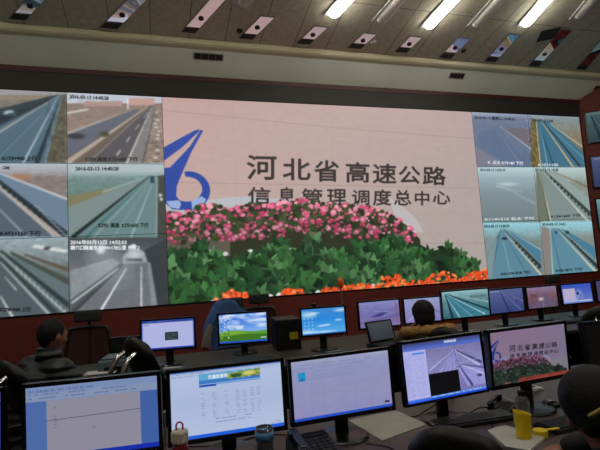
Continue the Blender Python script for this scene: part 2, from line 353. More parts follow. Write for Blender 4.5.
# --- cell F, tunnel
c.grad(68, 237, 170, 316, [(0, (66, 72, 76)), (.2, (92, 98, 102)), (.5, (112, 118, 122)), (1, (84, 88, 92))])
c.poly([(70, 270), (112, 258), (122, 264), (70, 300)], (136, 144, 148)); c.poly([(124, 262), (143, 262), (152, 312), (74, 312), (70, 308)], (108, 112, 116))
c.poly([(70, 300), (120, 263), (126, 262), (76, 312), (70, 312)], (84, 88, 90)); c.line((71, 303), (118, 268), (196, 204, 206), 3, 2); c.line((72, 312), (122, 266), (60, 62, 64), 5, 1)
c.poly([(144, 250), (170, 236), (170, 312), (156, 312), (150, 268)], (58, 62, 66)); c.poly([(147, 262), (150, 262), (158, 310), (151, 310)], (130, 136, 140))
c.poly([(122, 256), (134, 246), (144, 252), (147, 262), (122, 264)], (150, 156, 160)); c.ell((134, 254), 12, 8, (196, 204, 206), .8, .5); c.rect(126, 258, 142, 261, (60, 62, 64), .6)
c.ell((100.5, 249), 7, 7, (235, 245, 248), 1, .5); c.ell((101, 251), 22, 18, (170, 180, 184), .4, .8); c.ell((133, 246), 5, 4, (240, 244, 244)); c.ell((111, 268), 30, 26, (190, 198, 202), .3, .9)
c.line((100, 311), (126, 268), (224, 228, 230), 4, 1.5); c.line((141, 309), (141, 266), (214, 218, 220), 3, 1.5); c.noise(69, 240, 167, 312, .05, 6, 3, 9)
c.text('2016年03月13日 14:52:53', 70, 239.5, 126, 244, (232, 236, 238), .02); c.text('横穴口隧道东 K094+178公里 东行 2', 70, 245, 139, 249.5, (226, 230, 232), .02)
# --- right cells
def P_(pts, col, al=1): c.poly(pts, col, al)
c.grad(470, 105, 534, 168, [(0, (176, 184, 200)), (.14, (150, 160, 182)), (.22, (112, 122, 146)), (1, (96, 114, 140))]); c.noise(473, 118, 532, 166, .05, 8, 4, 10)
P_([(502, 128), (534, 128), (534, 152)], (112, 106, 116)); P_([(474, 145), (510, 168), (474, 168)], (122, 124, 140)); c.line((500, 126), (534, 151), (168, 180, 196), 1, 5, .8); c.line((498, 130), (521, 166), (158, 172, 196), 1, 3)
P_([(496, 126), (480, 132), (476, 146), (516, 168), (530, 168), (500, 128)], (92, 110, 138), .6); c.line((492, 128), (506, 166), (80, 96, 124), 1, 4, .5)
c.text('2016-03-13 星期二 13:40:52', 0, 0, 0, 0, (30, 34, 56), .012, quad=[(474, 115.5), (515, 117.5), (515, 120.5), (474, 118.5)]); c.text('K  石太 K75+80 下行', 0, 0, 0, 0, (220, 224, 236), .015, quad=[(488, 160.5), (523, 161.5), (523, 165), (488, 164)])
c.grad(531, 108, 590, 170, [(0, (160, 190, 206)), (.2, (128, 140, 142)), (.5, (132, 120, 96)), (1, (120, 112, 92))]); c.noise(532, 124, 588, 168, .12, 4, 3, 11)
P_([(531, 118), (536, 120), (542, 168), (531, 168)], (112, 100, 64)); c.noise(531, 118, 541, 168, .3, 3, 3, 12)
P_([(537, 120), (548, 121), (590, 158), (590, 170), (542, 170)], (66, 112, 134)); c.line((541, 121), (575, 170), (190, 168, 122), 2, 6); c.line((543, 121), (583, 170), (44, 54, 46), 2, 6); c.line((536, 122), (541, 170), (176, 182, 160), 2, 4); c.line((538, 122), (555, 170), (34, 78, 98), 2, 6, .8); c.line((550, 124), (590, 152), (172, 180, 166), 2, 4); c.line((546, 124), (590, 164), (110, 150, 168), 2, 4, .8); c.line((539, 122), (548, 168), (150, 186, 196), 1, 3, .8)
c.text('2016-03-13 13:40', 0, 0, 0, 0, (34, 40, 50), .015, quad=[(533, 118.6), (553, 119.6), (553, 122), (533, 121)]); c.text('K101+100', 0, 0, 0, 0, (226, 226, 220), .015, quad=[(538, 163.5), (558, 163.6), (558, 166), (538, 166)])
c.grad(474, 167, 542, 224, [(0, (184, 210, 212)), (.2, (150, 172, 178)), (.45, (128, 146, 152)), (.8, (116, 132, 136)), (1, (110, 126, 128))]); c.ell((508, 184), 24, 4, (200, 214, 218), .7, .7); c.line((490, 180), (540, 206), (160, 178, 184), 2, 6, .5); c.line((496, 186), (522, 192), (180, 196, 200), 4, 2, .5)
c.text('2016-03-13 14:35:10', 0, 0, 0, 0, (60, 74, 92), .015, quad=[(480, 168.6), (505, 168.8), (505, 171.2), (480, 171)]); c.text('K114+510 石太 下行', 0, 0, 0, 0, (214, 224, 224), .015, quad=[(485, 217.5), (534, 216.5), (534, 219.2), (485, 220.4)])
c.grad(535, 167, 596, 222, [(0, (186, 208, 206)), (.15, (160, 180, 176)), (.3, (136, 146, 134)), (1, (128, 134, 124))]); c.noise(540, 176, 592, 222, .07, 5, 3, 13)
P_([(536, 170), (539, 172), (549, 222), (538, 222)], (110, 118, 104)); P_([(539, 171), (546, 171), (590, 215), (592, 222), (549, 222)], (126, 142, 140)); c.line((543, 172), (588, 221), (190, 196, 182), 1, 6); c.line((545, 171), (593, 216), (54, 66, 60), 2, 9); P_([(547, 171), (555, 171), (594, 202), (594, 214)], (142, 160, 158)); c.line((555, 172), (594, 190), (120, 96, 70), 2, 6, .7); c.line((539, 172), (551, 222), (186, 180, 150), 2, 5); c.line((540, 173), (549, 222), (70, 70, 56), 1, 3)
for k in range(12): c.ell((551 + k * 3.4, 178 + k * 3.3), 3.2, 3.2, (40, 52, 46))
c.text('2016-03-13 14:28', 0, 0, 0, 0, (40, 48, 54), .015, quad=[(535, 168.4), (558, 168.6), (558, 171), (535, 170.8)]); c.text('K124+600 下行', 0, 0, 0, 0, (30, 36, 36), .02, quad=[(551, 214.6), (580, 213.6), (580, 216.4), (551, 217.6)])
c.grad(480, 222, 546, 284, [(0, (150, 206, 218)), (.18, (132, 170, 176)), (.3, (118, 132, 128)), (1, (100, 124, 132))]); c.noise(484, 230, 546, 282, .07, 5, 3, 14)
P_([(500, 229), (505, 229), (546, 272), (546, 282), (488, 282), (490, 262)], (92, 134, 152)); c.line((502, 230), (544, 278), (192, 186, 164), 1, 7); c.line((504, 229), (550, 276), (46, 50, 42), 1, 8); P_([(506, 229), (512, 231), (548, 253), (548, 270)], (74, 126, 150)); c.line((508, 230), (548, 254), (190, 184, 170), 1, 3); c.line((500, 231), (490, 282), (64, 96, 110), 2, 5, .8); c.line((499, 234), (483, 262), (60, 74, 74), 2, 5, .7); c.line((501, 232), (512, 280), (160, 186, 192), 1, 2, .8); c.line((503, 231), (530, 280), (70, 104, 124), 1, 6, .6); P_([(486, 240), (497, 236), (492, 282), (484, 282)], (128, 148, 152), .8)
for k in range(11): c.ell((516 + k * 3.2, 243 + k * 3.5), 3.4, 3, (44, 42, 34))
c.rect(502, 237, 507, 239.5, (40, 50, 60)); c.text('2016-03-13 14:30:29', 0, 0, 0, 0, (24, 50, 66), .02, quad=[(484, 224.6), (509, 224.4), (509, 227), (484, 227.2)]); c.text('K83+700 石太 下行', 0, 0, 0, 0, (18, 30, 38), .02, quad=[(501, 272.6), (530, 270.4), (530, 273.2), (501, 275.4)])
c.grad(541, 221, 600, 278, [(0, (150, 206, 218)), (.15, (140, 180, 186)), (.28, (128, 140, 136)), (1, (118, 134, 136))]); c.noise(542, 229, 598, 277, .07, 5, 3, 15)
P_([(551, 228), (558, 228), (598, 264), (598, 276), (551, 278)], (92, 138, 156)); c.line((556, 229), (596, 272), (196, 190, 168), 1, 7); c.line((558, 228), (599, 268), (46, 50, 42), 1, 8); P_([(560, 228), (566, 230), (599, 250), (599, 262)], (70, 124, 150)); c.line((550, 229), (553, 278), (190, 190, 168), 1, 4); c.line((551, 230), (562, 276), (64, 100, 116), 2, 4, .8)
for k in range(11): c.ell((572 + k * 2.7, 241 + k * 2.9), 3.4, 3, (44, 42, 34))
P_([(541, 226), (549, 228), (550, 278), (544, 278)], (136, 128, 122)); c.ell((556, 232), 5, 4, (40, 90, 110)); c.ell((567, 232), 6, 4, (40, 60, 66))
c.text('2016-03-13 14:41', 0, 0, 0, 0, (30, 50, 60), .02, quad=[(542, 222.9), (565, 222.5), (565, 225), (542, 225.3)]); c.text('K92+870 下行', 0, 0, 0, 0, (18, 30, 38), .02, quad=[(556, 269.2), (582, 267.4), (582, 270.2), (556, 272)])
# --- centre: pale pink wall, blue emblem, dark lettering, flower bed
CX0, CX1 = int(round((.152 - XW0) * S)), int(round((6.394 - XW0) * S))
c.blur(0, WW, 4); c.flush(); save_l, save_r = c.a[:, :CX0].copy(), c.a[:, CX1:].copy()
xs = np.linspace(0, 1, CX1 - CX0)[None, :, None]; ys = np.linspace(0, 1, WH)[:, None, None]
tl, tr, bl, br_ = [np.array(v) / 255 for v in ((192, 160, 155), (184, 162, 160), (194, 170, 161), (168, 160, 156))]
c.a[:, CX0:CX1] = tl * (1 - xs) * (1 - ys) + tr * xs * (1 - ys) + bl * (1 - xs) * ys + br_ * xs * ys
c.noise(163, 96, 487, 300, .015, 12, 6, 20)
for a, b in (((162, 110), (330, 127)), ((330, 127), (480, 139)), ((165, 182), (478, 188)), ((410, 243), (488, 243)), ((232, 104), (236, 200)), ((330, 106), (334, 182)), ((420, 113), (432, 240))):
    c.line(a, b, (150, 124, 122), 1.6, al=.45 if b[0] - a[0] > 20 else .12)
c.poly([(163, 203), (245, 196), (300, 200), (300, 216), (163, 216)], (178, 200, 212), .6); c.poly([(388, 196), (402, 206), (416, 218), (424, 232), (400, 232)], (196, 206, 214), .45)
LG = (44, 72, 158)
c.poly([(163, 147.5), (180, 138), (194, 130.5), (199, 129), (199, 131), (182, 147), (163, 161)], LG); c.poly([(163, 168), (170, 167), (174, 163), (190, 146), (200.5, 129.5), (203, 130.5), (191, 152), (181, 175), (176.5, 186), (176, 196), (181, 202), (182, 210), (172, 209), (163, 201)], LG)
def arc(cx, cy, rx, ry, a0, a1, n=20): return [(cx + rx * math.cos(R(a0 + (a1 - a0) * k / n)), cy - ry * math.sin(R(a0 + (a1 - a0) * k / n))) for k in range(n + 1)]
c.poly(arc(188, 190.5, 22, 19.5, 100, -140) + arc(186.5, 189, 15.5, 12.5, -140, 95), LG)
c.poly([(166, 201), (179, 200), (181, 204), (179, 209), (170, 207)], (150, 172, 214)); c.poly([(191, 201), (201, 196), (206, 199), (202, 206), (192, 209)], (150, 172, 214))
TX = (52, 46, 46)
for ch, x0, x1, y0, y1 in (('河', 247, 276, 155, 179), ('北', 283, 310, 158.5, 179.5), ('省', 314.5, 338.5, 160, 181), ('高', 346, 369, 162, 182), ('速', 373, 396, 163.5, 183), ('公', 399, 420, 166, 183), ('路', 423, 445.5, 166.5, 184.5)): c.text(ch, 0, 0, 0, 0, TX, .022, quad=[(x0, y0), (x1, y0 + .6), (x1, y1 + .3), (x0, y1)])
for ch, x0, x1, y0, y1 in (('信', 248, 270, 187, 204), ('息', 278, 295, 187, 204), ('管', 302, 322, 188.5, 205), ('理', 327, 346, 189, 205), ('调', 352, 369, 190, 204.5), ('度', 373, 391, 189.5, 205), ('总', 394, 411, 190, 205), ('中', 415, 429, 191, 205), ('心', 433, 450, 191, 204)): c.text(ch, 0, 0, 0, 0, TX, .02, quad=[(x0, y0), (x1, y0 + .3), (x1, y1), (x0, y1)])
def top_y(x, pts): return np.interp(x, [p[0] for p in pts], [p[1] for p in pts])
ft = [(160, 209), (182, 212), (205, 203), (225, 206), (250, 203), (275, 203), (298, 197), (320, 202), (345, 203), (370, 206), (390, 212), (405, 221), (420, 236)]
gt = [(160, 250), (180, 246), (200, 240), (215, 253), (240, 255), (262, 248), (280, 236), (300, 246), (318, 229), (330, 246), (350, 240), (372, 238), (392, 228), (408, 240), (418, 238), (432, 246), (446, 242), (468, 252), (482, 268), (488, 272)]
c.poly([(160, 214)] + [(x, y + 3) for x, y in ft] + [(422, 262), (160, 262)], (48, 52, 36)); 
c.poly([(160, 238), (230, 240), (230, 256), (160, 256)], (104, 96, 84), .8)
for k in range(1000):
    x = 160 + random.random() * 256; t = random.random() ** 1.3; y = top_y(x, ft) + 1 + t * 34; s_ = 1 - t * .35
    if y > 243: continue
    r_ = 2.4 + random.random() * 4.2; pk = random.choice([(226, 104, 140), (206, 84, 120), (236, 140, 166), (190, 70, 104), (240, 160, 176)])
    if random.random() < .33: c.ell((x, y), r_ * 1.2, r_, random.choice([(52, 70, 38), (70, 80, 50), (44, 46, 36)])); continue
    c.ell((x, y), r_, r_ * .8, [v * s_ for v in pk]); c.ell((x + .2, y - .3), r_ * .4, r_ * .35, [min(255, v * 1.12) for v in pk], .7)
def leafpoly(x, y, L_, wd, a, col):
    C = np.array(c.tf(x, y)); d = np.array([math.cos(a), -math.sin(a)]); n = np.array([-d[1], d[0]])
    P = [C + d * L_ * t + n * wd * s_ for t, s_ in ((0, 0), (.2, .75), (.45, 1), (.75, .6), (1, 0), (.75, -.6), (.45, -1), (.2, -.75))]; c.polyc(np.array(P), col)
    c.polyc(np.array([C, C + d * L_ * .95 + n * .5, C + d * L_ * .95 - n * .5]), [min(255, v * 1.2) for v in col], .7)
c.poly([(x, y + 5) for x, y in gt] + [(490, 320), (160, 320)], (34, 56, 34))
for k in range(14): c.ell((195 + random.random() * 170, 249 + random.random() * 6), 5, 4, (214, 220, 216), .9)
L2 = sorted((top_y(x, gt) + 5 + random.random() ** .9 * 55, x) for x in (158 + random.random() * 332 for _ in range(260)))
for y, x in L2:
    if y > 308: continue
    base = random.choice([(52, 104, 54), (66, 118, 64), (44, 88, 50), (88, 134, 86), (40, 78, 46)]); sh0 = .6 + random.random() * .3; n_ = random.randint(5, 8)
    sz = 1.1 if y > top_y(x, gt) + 14 else .85
    for k in range(n_):
        an = R(-20 + 220 * k / (n_ - 1) + random.gauss(0, 12)) + random.gauss(0, .1); sh = sh0 * (.6 + .55 * max(0, math.sin(an + .5)) + random.random() * .15)
        leafpoly(x + math.cos(an) * 1.2, y, (17 + random.random() * 12) * sz, (4 + random.random() * 3.6) * sz, an, [v * sh for v in base])
    c.ell((x, y + 2), 4, 3, (26, 44, 28), .5, .6)
ot = [(200, 312), (213, 300), (222, 293), (232, 290), (245, 293), (251, 301), (258, 297), (266, 297), (271, 310), (283, 291), (290, 288), (302, 289), (306, 306), (315, 306), (322, 288), (337, 287), (350, 285), (366, 284), (374, 286), (382, 277), (395, 274), (408, 280), (425, 281), (433, 273), (445, 271), (455, 275), (461, 279), (467, 273), (480, 270), (490, 269)]
for x_, y_ in ((270, 297), (279, 295.5), (213, 303), (318, 293), (373, 286.5), (310, 296), (160, 300)): c.ell((x_, y_), 6, 6, (222, 226, 232)); c.ell((x_ + .6, y_ + .8), 4, 4, (190, 196, 204), .5)
for k in range(1500):
    x = 200 + random.random() * 292
    y = top_y(x, ot) + random.random() * 22; r_ = 2 + random.random() * 2.6
    c.ell((x, y), r_, r_ * .8, random.choice([(238, 84, 34), (248, 112, 56), (214, 62, 24), (252, 140, 84), (226, 70, 44)]))
for k in range(70):
    x = 200 + random.random() * 290; leafpoly(x, top_y(x, ot) + 12 + random.random() * 10, 7, 2, R(90 + random.gauss(0, 60)), (48, 66, 30))
c.blur(CX0, CX1, 1); c.a[:, :CX0] = save_l; c.a[:, CX1:] = save_r
vw = thing('video_wall', 'huge video wall of camera feeds around pink welcome picture with flower bed', 'video wall', (0, D, 0))
bm = B(); box(bm, XW0 - 1.49, 9.31, .012, .22, ZB - .03, ZT + .01, .004); obj('housing', bm, MT['plastic'], vw)
MC = 1.476
def panel(name, x0, x1, r0, r1, label=None, src=None, shift=0):
    i0 = int(round((x0 - XW0) * S)); i1 = int(round((x1 - XW0) * S)); j0 = int(round((ZT - r1) * S)); j1 = int(round((ZT - r0) * S))
    i0 = max(0, i0); i1 = min(WW, i1); j1 = min(WH, j1)
    o = picture(name, c.a[j0:j1, i0:i1], (x1 - x0) - .008, (r1 - r0) - .008, MT['screen'], vw, ((x0 + x1) / 2 + shift, 0, (r0 + r1) / 2), 1.0)
    if label: o['label'] = label
    return o
rows = [(3.516, ZT), (2.345, 3.516), (ZB, 2.345)]
for k, (r0, r1) in enumerate(rows):
    panel('camera_feed', XW0, XW0 + MC, r0, r1); panel('camera_feed', XW0 + MC, .152, r0, r1)
    panel('camera_feed', 6.394, 7.842, r0, r1); panel('camera_feed', 7.842, 9.29, r0, r1)
    panel('camera_feed', XW0 + MC, .152, r0, r1, None, shift=-2 * MC)
panel('welcome_picture', .152, 6.394, ZB, ZT, 'pink picture with blue emblem, dark lettering and flowers')

# ================================================================== ROOM
XL, YB = -5.2, -4.0
ye, ze = 7.55, None
p = atY(300, 50, 7.55); ze = (4.16 * 7.55 / 8) + CAMZ
th = R(11.)
yk = 3.6; zk = ze + (ye - yk) * math.tan(th)
cx, cy = 9.345, 8.0                       # corner where the right wall begins
ang = R(-38); wl = 5.2; ex, ey = cx + math.cos(ang) * wl, cy + math.sin(ang) * wl
XR = ex
def quad(name, pts, m, flip=False):
    bm = B(); vv = [bm.verts.new(p) for p in pts]; bm.faces.new(vv if not flip else vv[::-1])
    me = bpy.data.meshes.new(name); bm.to_mesh(me); bm.free(); return struct(link(name, me, m))
def slab(name, x0, x1, y0, y1, z0, z1, m): bm = B(); box(bm, x0, x1, y0, y1, z0, z1); return struct(obj(name, bm, m))
slab('floor', XL, XR, YB, 8.3, -.1, 0, MT['floor'])
slab('wall_left', XL - .15, XL, YB, 8.3, 0, 7, MT['wallgrey']); slab('wall_rear', XL, XR, YB - .15, YB, 0, 7, MT['wallgrey'])
slab('wall_front', XL, cx + .02, 8.22, 8.4, 0, 5.6, MT['red_wall'])
# red wall below, beside the screens (flush with them)
bm = B(); box(bm, XL, cx, 8.0, 8.22, 0, ZB - .032); box(bm, 9.315, cx, 8.0, 8.22, ZB - .032, 5.08)
box(bm, XL, XW0 - 1.5, 8.0, 8.22, ZB - .032, 5.08); struct(obj('trim_1', bm, MT['red_wall']))
bm = B(); box(bm, XL, 9.315, 7.995, 8.22, ZT + .012, 5.0); struct(obj('trim_2', bm, MT['band']))
bm = B(); box(bm, XL, cx, 7.985, 8.22, 5.0, 5.085); struct(obj('trim_3', bm, MT['darkred']))
# right wall, turned towards the room
Mr = Matrix.Translation((cx, cy, 0)) @ Matrix.Rotation(ang, 4, 'Z')
bm = B(); box(bm, 0, wl, 0, .15, 0, 7.2, M=Mr); box(bm, 0, .1, 0, .3, 0, 7.2, M=Mr @ Matrix.Translation((wl, 0, 0))); struct(obj('wall_right', bm, MT['red_wall']))
slab('wall_side', XR, XR + .15, YB, ey + .1, 0, 7.2, MT['wallgrey'])
# sloping soffit with a rounded cornice, then the sloping tiled ceiling
def sweep(name, prof, x0, x1, m, smooth=False):
    bm = B(); a = [bm.verts.new((x0, y, z)) for y, z in prof]; b = [bm.verts.new((x1, y, z)) for y, z in prof]
    for i in range(len(prof)):
        j = (i + 1) % len(prof); bm.faces.new((a[i], a[j], b[j], b[i]))
    bm.faces.new(a); bm.faces.new(b[::-1]); return struct(obj(name, bm, m, smooth=smooth))
sweep('trim_4', [(8.0, 5.085), (7.62, 5.42), (7.62, 5.75), (8.4, 5.75), (8.4, 5.085)], XL, XR + .15, MT['soffit'])
sweep('trim_5', [(7.63, 5.405), (7.56, 5.43), (7.53, ze - .07), (7.52, ze + .02), (7.7, ze + .02), (7.7, 5.43)], XL, XR + .15, MT['cove'])
ceil_o = bpy.data.objects.new('ceiling', None)
bm = B(); box(bm, XL, XR + .15, -(ye - yk) / math.cos(th), .03, 0, .1)
ceil = struct(obj('ceiling', bm, MT['ceil'], loc=(0, ye, ze), rot=(-th, 0, 0)))
bm = B(); box(bm, XL, XR + .15, YB, yk, zk, zk + .1); struct(obj('ceiling', bm, MT['ceil']))
# orientation of the sloping ceiling plane
nC = Vector((0, -math.sin(th), -math.cos(th)))      # points into the room (down)
def onC(x, y, off=0.):
    v = ray(x, y); p0 = Vector((0, ye, ze - CAMZ)) + nC * off; t = p0.dot(nC) / v.dot(nC); w = v * t; return Vector((w.x, w.y, w.z + CAMZ))
def ceil_M(a, b):
    """frame on the ceiling: origin a, X towards b, Z into the room"""
    x = (b - a).normalized(); z = nC.copy(); y = z.cross(x); return Matrix(((x.x, y.x, z.x, a.x), (x.y, y.y, z.y, a.y), (x.z, y.z, z.z, a.z), (0, 0, 0, 1)))
# mirror strips: image ends (near the cornice, far end), side point to get the width
strips = [((19, 17), (46, -12), 15, 'leftmost mirror strip in the ceiling above the screen'), ((110.5, 26), (150, -14), 16, 'second mirror strip from left in the ceiling'),
    ((190, 30), (222, -6), 13, 'third mirror strip from left in the ceiling'), ((247.5, 36.5), (267.5, 16.5), 13, 'fourth mirror strip from left in the ceiling'),
    ((305, 41.5), (321, 26.5), 12.5, 'fifth ceiling mirror strip, short one just left of centre'), ((356, 46), (370, 33.5), 12.5, 'sixth ceiling mirror strip, small one near the round detector'),
    ((402.5, 50), (416, 36.5), 11.5, 'seventh ceiling mirror strip, small one below the bright tube'), ((446.5, 56), (464, 38), 12, 'eighth ceiling mirror strip, pale with an oval grille beside it'),
    ((491.5, 59.5), (514, 34.5), 10.5, 'ninth ceiling mirror strip, blue reflection'), ((535, 64), (566, 30), 10, 'tenth ceiling mirror strip with a hatch beside its top'),
    ((582, 67.5), (607, 38), 9.5, 'rightmost mirror strip in the ceiling')]
for i, (a, b, wpx, lab) in enumerate(strips):
    A = onC(*a); Bp = onC(*b); W1 = (onC(a[0] + wpx / 2, a[1]) - onC(a[0] - wpx / 2, a[1])).length
    t = thing('ceiling_mirror_strip', lab, 'ceiling mirror', A, group=None); t.matrix_world = ceil_M(A, Bp)
    L_ = (Bp - A).length; Y_ = t.matrix_world.to_3x3().col[1]; X_ = t.matrix_world.to_3x3().col[0]
    # slanted ends follow the cornice direction (world X)
    ex_ = Vector((1, 0, 0)); ex2 = Vector((ex_.dot(X_), ex_.dot(Y_))); ex2.normalize(); hw = W1 / 2
    def para(l0, l1, z0, z1, grow=0.):
        bm = B(); lo = []; hi = []
        for l, s_ in ((l0, -1), (l0, 1), (l1, 1), (l1, -1)):
            x = l + ex2.x * (hw + grow) * s_; y = ex2.y * (hw + grow) * s_; lo.append(bm.verts.new((x, y, z0))); hi.append(bm.verts.new((x, y, z1)))
        bm.faces.new(lo[::-1]); bm.faces.new(hi)
        for k in range(4): bm.faces.new((lo[k], lo[(k + 1) % 4], hi[(k + 1) % 4], hi[k]))
        return bm
    obj('frame', para(-.07, L_ + .02, .001, .008, .018), MT['alu'], t)
    obj('mirror', para(.10, L_, .008, .014), MT['mirror'], t)
    obj('vent', para(-.045, .075, .008, .018), MT['vent'], t)
    bm = B(); lathe(bm, [(.001, .0), (.038, 0), (.042, .012), (.034, .018), (.02, .008)], 20, (min(.34, L_ * .5), 0, .014)); obj('downlight', bm, MT['plastic'], t)
# tube lights hanging just under the ceiling
lights = [((240.5, 4), (262, -20), 0), ((331.5, 15), (362, -19), 1), ((379, 21), (410, -14), 0), ((427, 26.5), (466, -16), 1), ((474, 25.5), (508, -12), 0), ((524, 24.5), (562, -20), 1), ((577, 17), (607, -18), 0)]
names = ['unlit white tube light at the top left of the row', 'bright tube light left of centre near the ceiling top edge', 'unlit tube light between the two left bright ones', 'brightest long tube light above the centre right', 'unlit tube light between the two right bright ones', 'bright tube light over the right screens', 'unlit tube light at the far right of the ceiling']
def tube_light(t, L_, on, w_=.085):
    bm = B(); box(bm, -.03, L_ + .03, -w_ - .05, w_ + .05, .002, .02, .004); obj('housing', bm, MT['white'], t)
    bm = B()
    for k in range(2):
        prof = []
        cxk = w_ if k == 0 else L_ - w_
        ball(bm, (cxk, 0, .035), w_, (1, 1, .6), 18)
    t2 = bmesh.new(); bmesh.ops.create_cone(t2, cap_ends=True, segments=18, radius1=w_, radius2=w_, depth=L_ - 2 * w_)
    t2.transform(Matrix.Translation((L_ / 2, 0, .035)) @ Matrix.Diagonal((1, 1, .6, 1)) @ Matrix.Rotation(R(90), 4, 'Y')); merge(bm, t2)
    obj('diffuser', bm, MT[('lampoff', 'lampon', 'lampadded')[on]], t, smooth=True)
for i, (a, b, on) in enumerate(lights):
    A = onC(*a, .0); Bp = onC(*b, .0); t = thing('tube_light', names[i], 'ceiling light', A); Mx = ceil_M(A, Bp); t.matrix_world = Mx
    tube_light(t, max(1.6, (Bp - A).length), on)
# unseen tube lights of the same kind, added to light the room
k = 0
for yy in (2.2, -.4, -2.8):
    for xx in (-3.4, -.6, 2.2, 5.0, 8.6):
        t = thing('tube_light', 'added unseen tube light further back on the flat ceiling over the desks', 'ceiling light', (xx, yy, zk), 0, 'added tube lights over the rear of the room')
        t.matrix_world = Matrix.Translation((xx, yy, zk)) @ Matrix.Rotation(R(180), 4, 'X'); tube_light(t, 1.6, 2)
for xx, yy, lab in ((-3.9, 5.3, 'added unseen tube light high on the sloping ceiling, nearest the left wall'), (-1.3, 5.3, 'added unseen tube light high on the sloping ceiling, second from the left wall')):  # out of view, added to brighten the left soffit and ceiling
    zz = ze + (ye - yy) * math.tan(th); A = Vector((xx, yy, zz)); t = thing('tube_light', lab, 'ceiling light', A); t.matrix_world = ceil_M(A, A + Vector((0, -math.cos(th), math.sin(th)))); tube_light(t, 1.6, 1)
# details in the ceiling
def disc(name, px, py, r, lab, cat, m=MT['white']):
    A = onC(px, py); t = B(); lathe(t, [(0.001, 0), (r, 0), (r * .95, .02), (r * .5, .035), (.001, .036)], 20); o = obj(name, t, m, smooth=False); tag(o, lab, cat); o.matrix_world = ceil_M(A, A + Vector((1, 0, 0))); return o
disc('smoke_detector', 373.5, 42, .05, 'round white smoke detector beside the sixth mirror strip', 'smoke detector')
disc('ceiling_speaker', 239.5, 30.5, .05, 'small grey round speaker left of the fourth mirror strip', 'speaker', MT['greyfab'])
disc('ceiling_speaker', 463.5, 50.5, .05, 'small grey oval speaker right of the eighth mirror strip', 'speaker', MT['greyfab'])
A = onC(541, 36); Bp = onC(560, 32); o_ = B(); box(o_, -.04, .3, -.16, .16, 0, .012); hatch = obj('ceiling_hatch', o_, MT['vent']); tag(hatch, 'brown square hatch beside the tenth mirror strip', 'hatch'); hatch.matrix_world = ceil_M(A, Bp)
# vents in the soffit
def soffit_pt(px, py):
    n = Vector((0, -(5.42 - 5.085), -(8 - 7.62))).normalized(); v = ray(px, py); p0 = Vector((0, 8.0, 5.085 - CAMZ)); t = p0.dot(n) / v.dot(n); w = v * t; return Vector((w.x, w.y, w.z + CAMZ)), n
for px, py, lab, w_ in ((208.5, 56.5, 'slotted dark vent in the soffit left of centre', .24), (457, 75.5, 'slotted dark vent in the soffit right of centre', .16), (600, 88, 'slotted dark vent at the right end of the soffit', .16)):
    A, n = soffit_pt(px, py); t = thing('soffit_vent', lab, 'vent', A)
    x = Vector((1, 0, 0)); y = n.cross(x); t.matrix_world = Matrix(((x.x, y.x, n.x, A.x), (x.y, y.y, n.y, A.y), (x.z, y.z, n.z, A.z), (0, 0, 0, 1)))
    bm = B(); box(bm, -w_ - .01, w_ + .01, -.055, .055, 0, .012, .003); obj('frame', bm, MT['alu'], t)
    bm = B()
    for k in range(4): box(bm, -w_ + k * w_ / 2 + .008, -w_ + (k + 1) * w_ / 2 - .008, -.045, .045, .012, .018)
    obj('grille', bm, MT['vent'], t)

# ================================================================== MONITORS
def scr_tf(w, h): return lambda x, y: (x * (w - 1), y * (h - 1))
def new_scr(w, h, bg): return Canvas(w, h, scr_tf(w, h), bg)
def word_lines(s, x0, x1, y0, y1, n, col, seed, dens=.8, h=.006, al=.7):
    r = random.Random(seed)
    for k in range(n):
        y = y0 + (y1 - y0) * k / max(1, n - 1); x = x0
        while x < x1:
            w_ = .008 + r.random() * .03
            if r.random() < dens: s.rect(x, y, min(x + w_, x1), y + h, col, al)
            x += w_ + .006
s1 = new_scr(280, 165, (96, 130, 196)); s1.rect(0, 0, 1, .085, (138, 160, 206)); s1.rect(0, .085, 1, .2, (148, 166, 204)); word_lines(s1, .02, .85, .1, .15, 2, (90, 108, 156), 3, .6, .018, .6)
s1.text('文件 编辑 视图 插入 格式 工具 表格 窗口 帮助', .02, .045, .5, .08, (66, 82, 130), 0, .8)
s1.rect(.15, .2, .86, .94, (160, 158, 176)); s1.line((.15, .47), (.86, .44), (84, 84, 110), 1.4); word_lines(s1, .205, .225, .3, .56, 8, (100, 100, 130), 5, .9, .012); s1.rect(0, .93, 1, 1, (24, 52, 190)); s1.rect(.9, .87, .99, .89, (190, 200, 210)); s1.rect(0, .2, .15, .93, (88, 122, 190)); s1.rect(.86, .2, 1, .93, (74, 110, 186)); s1.ell((.5, .62), 1.5, 2, (110, 110, 140))
s2 = new_scr(280, 165, (176, 192, 226)); s2.grad(0, 0, 1, 1, [(0, (166, 182, 218)), (.1, (182, 198, 230)), (.5, (176, 192, 226)), (1, (186, 200, 230))]); s2.rect(0, 0, 1, .02, (70, 110, 190)); word_lines(s2, .02, .3, .035, .07, 2, (110, 130, 175), 6, .6, .01)
s2.rect(.25, .06, .8, .215, (98, 172, 214)); s2.rect(.25, .16, .8, .215, (60, 126, 202)); s2.poly([(.5, .1), (.62, .08), (.8, .07), (.8, .17), (.5, .18)], (150, 168, 80)); s2.noise(.5, .07, .8, .18, .25, 5, 4, 5); s2.ell((.58, .14), 14, 5, (50, 90, 50)); s2.ell((.7, .12), 16, 5, (214, 206, 120)); s2.text('交通信息网', .33, .09, .5, .15, (235, 245, 250), .01)
s2.rect(.25, .225, .4, .26, (30, 84, 180)); s2.rect(.4, .225, .8, .24, (90, 150, 215))
for k, x in enumerate((.26, .36, .47, .57, .63, .7, .76)): word_lines(s2, x, x + .035, .35, .7, 11, (110, 116, 140), 10 + k, .8, .011, .55)
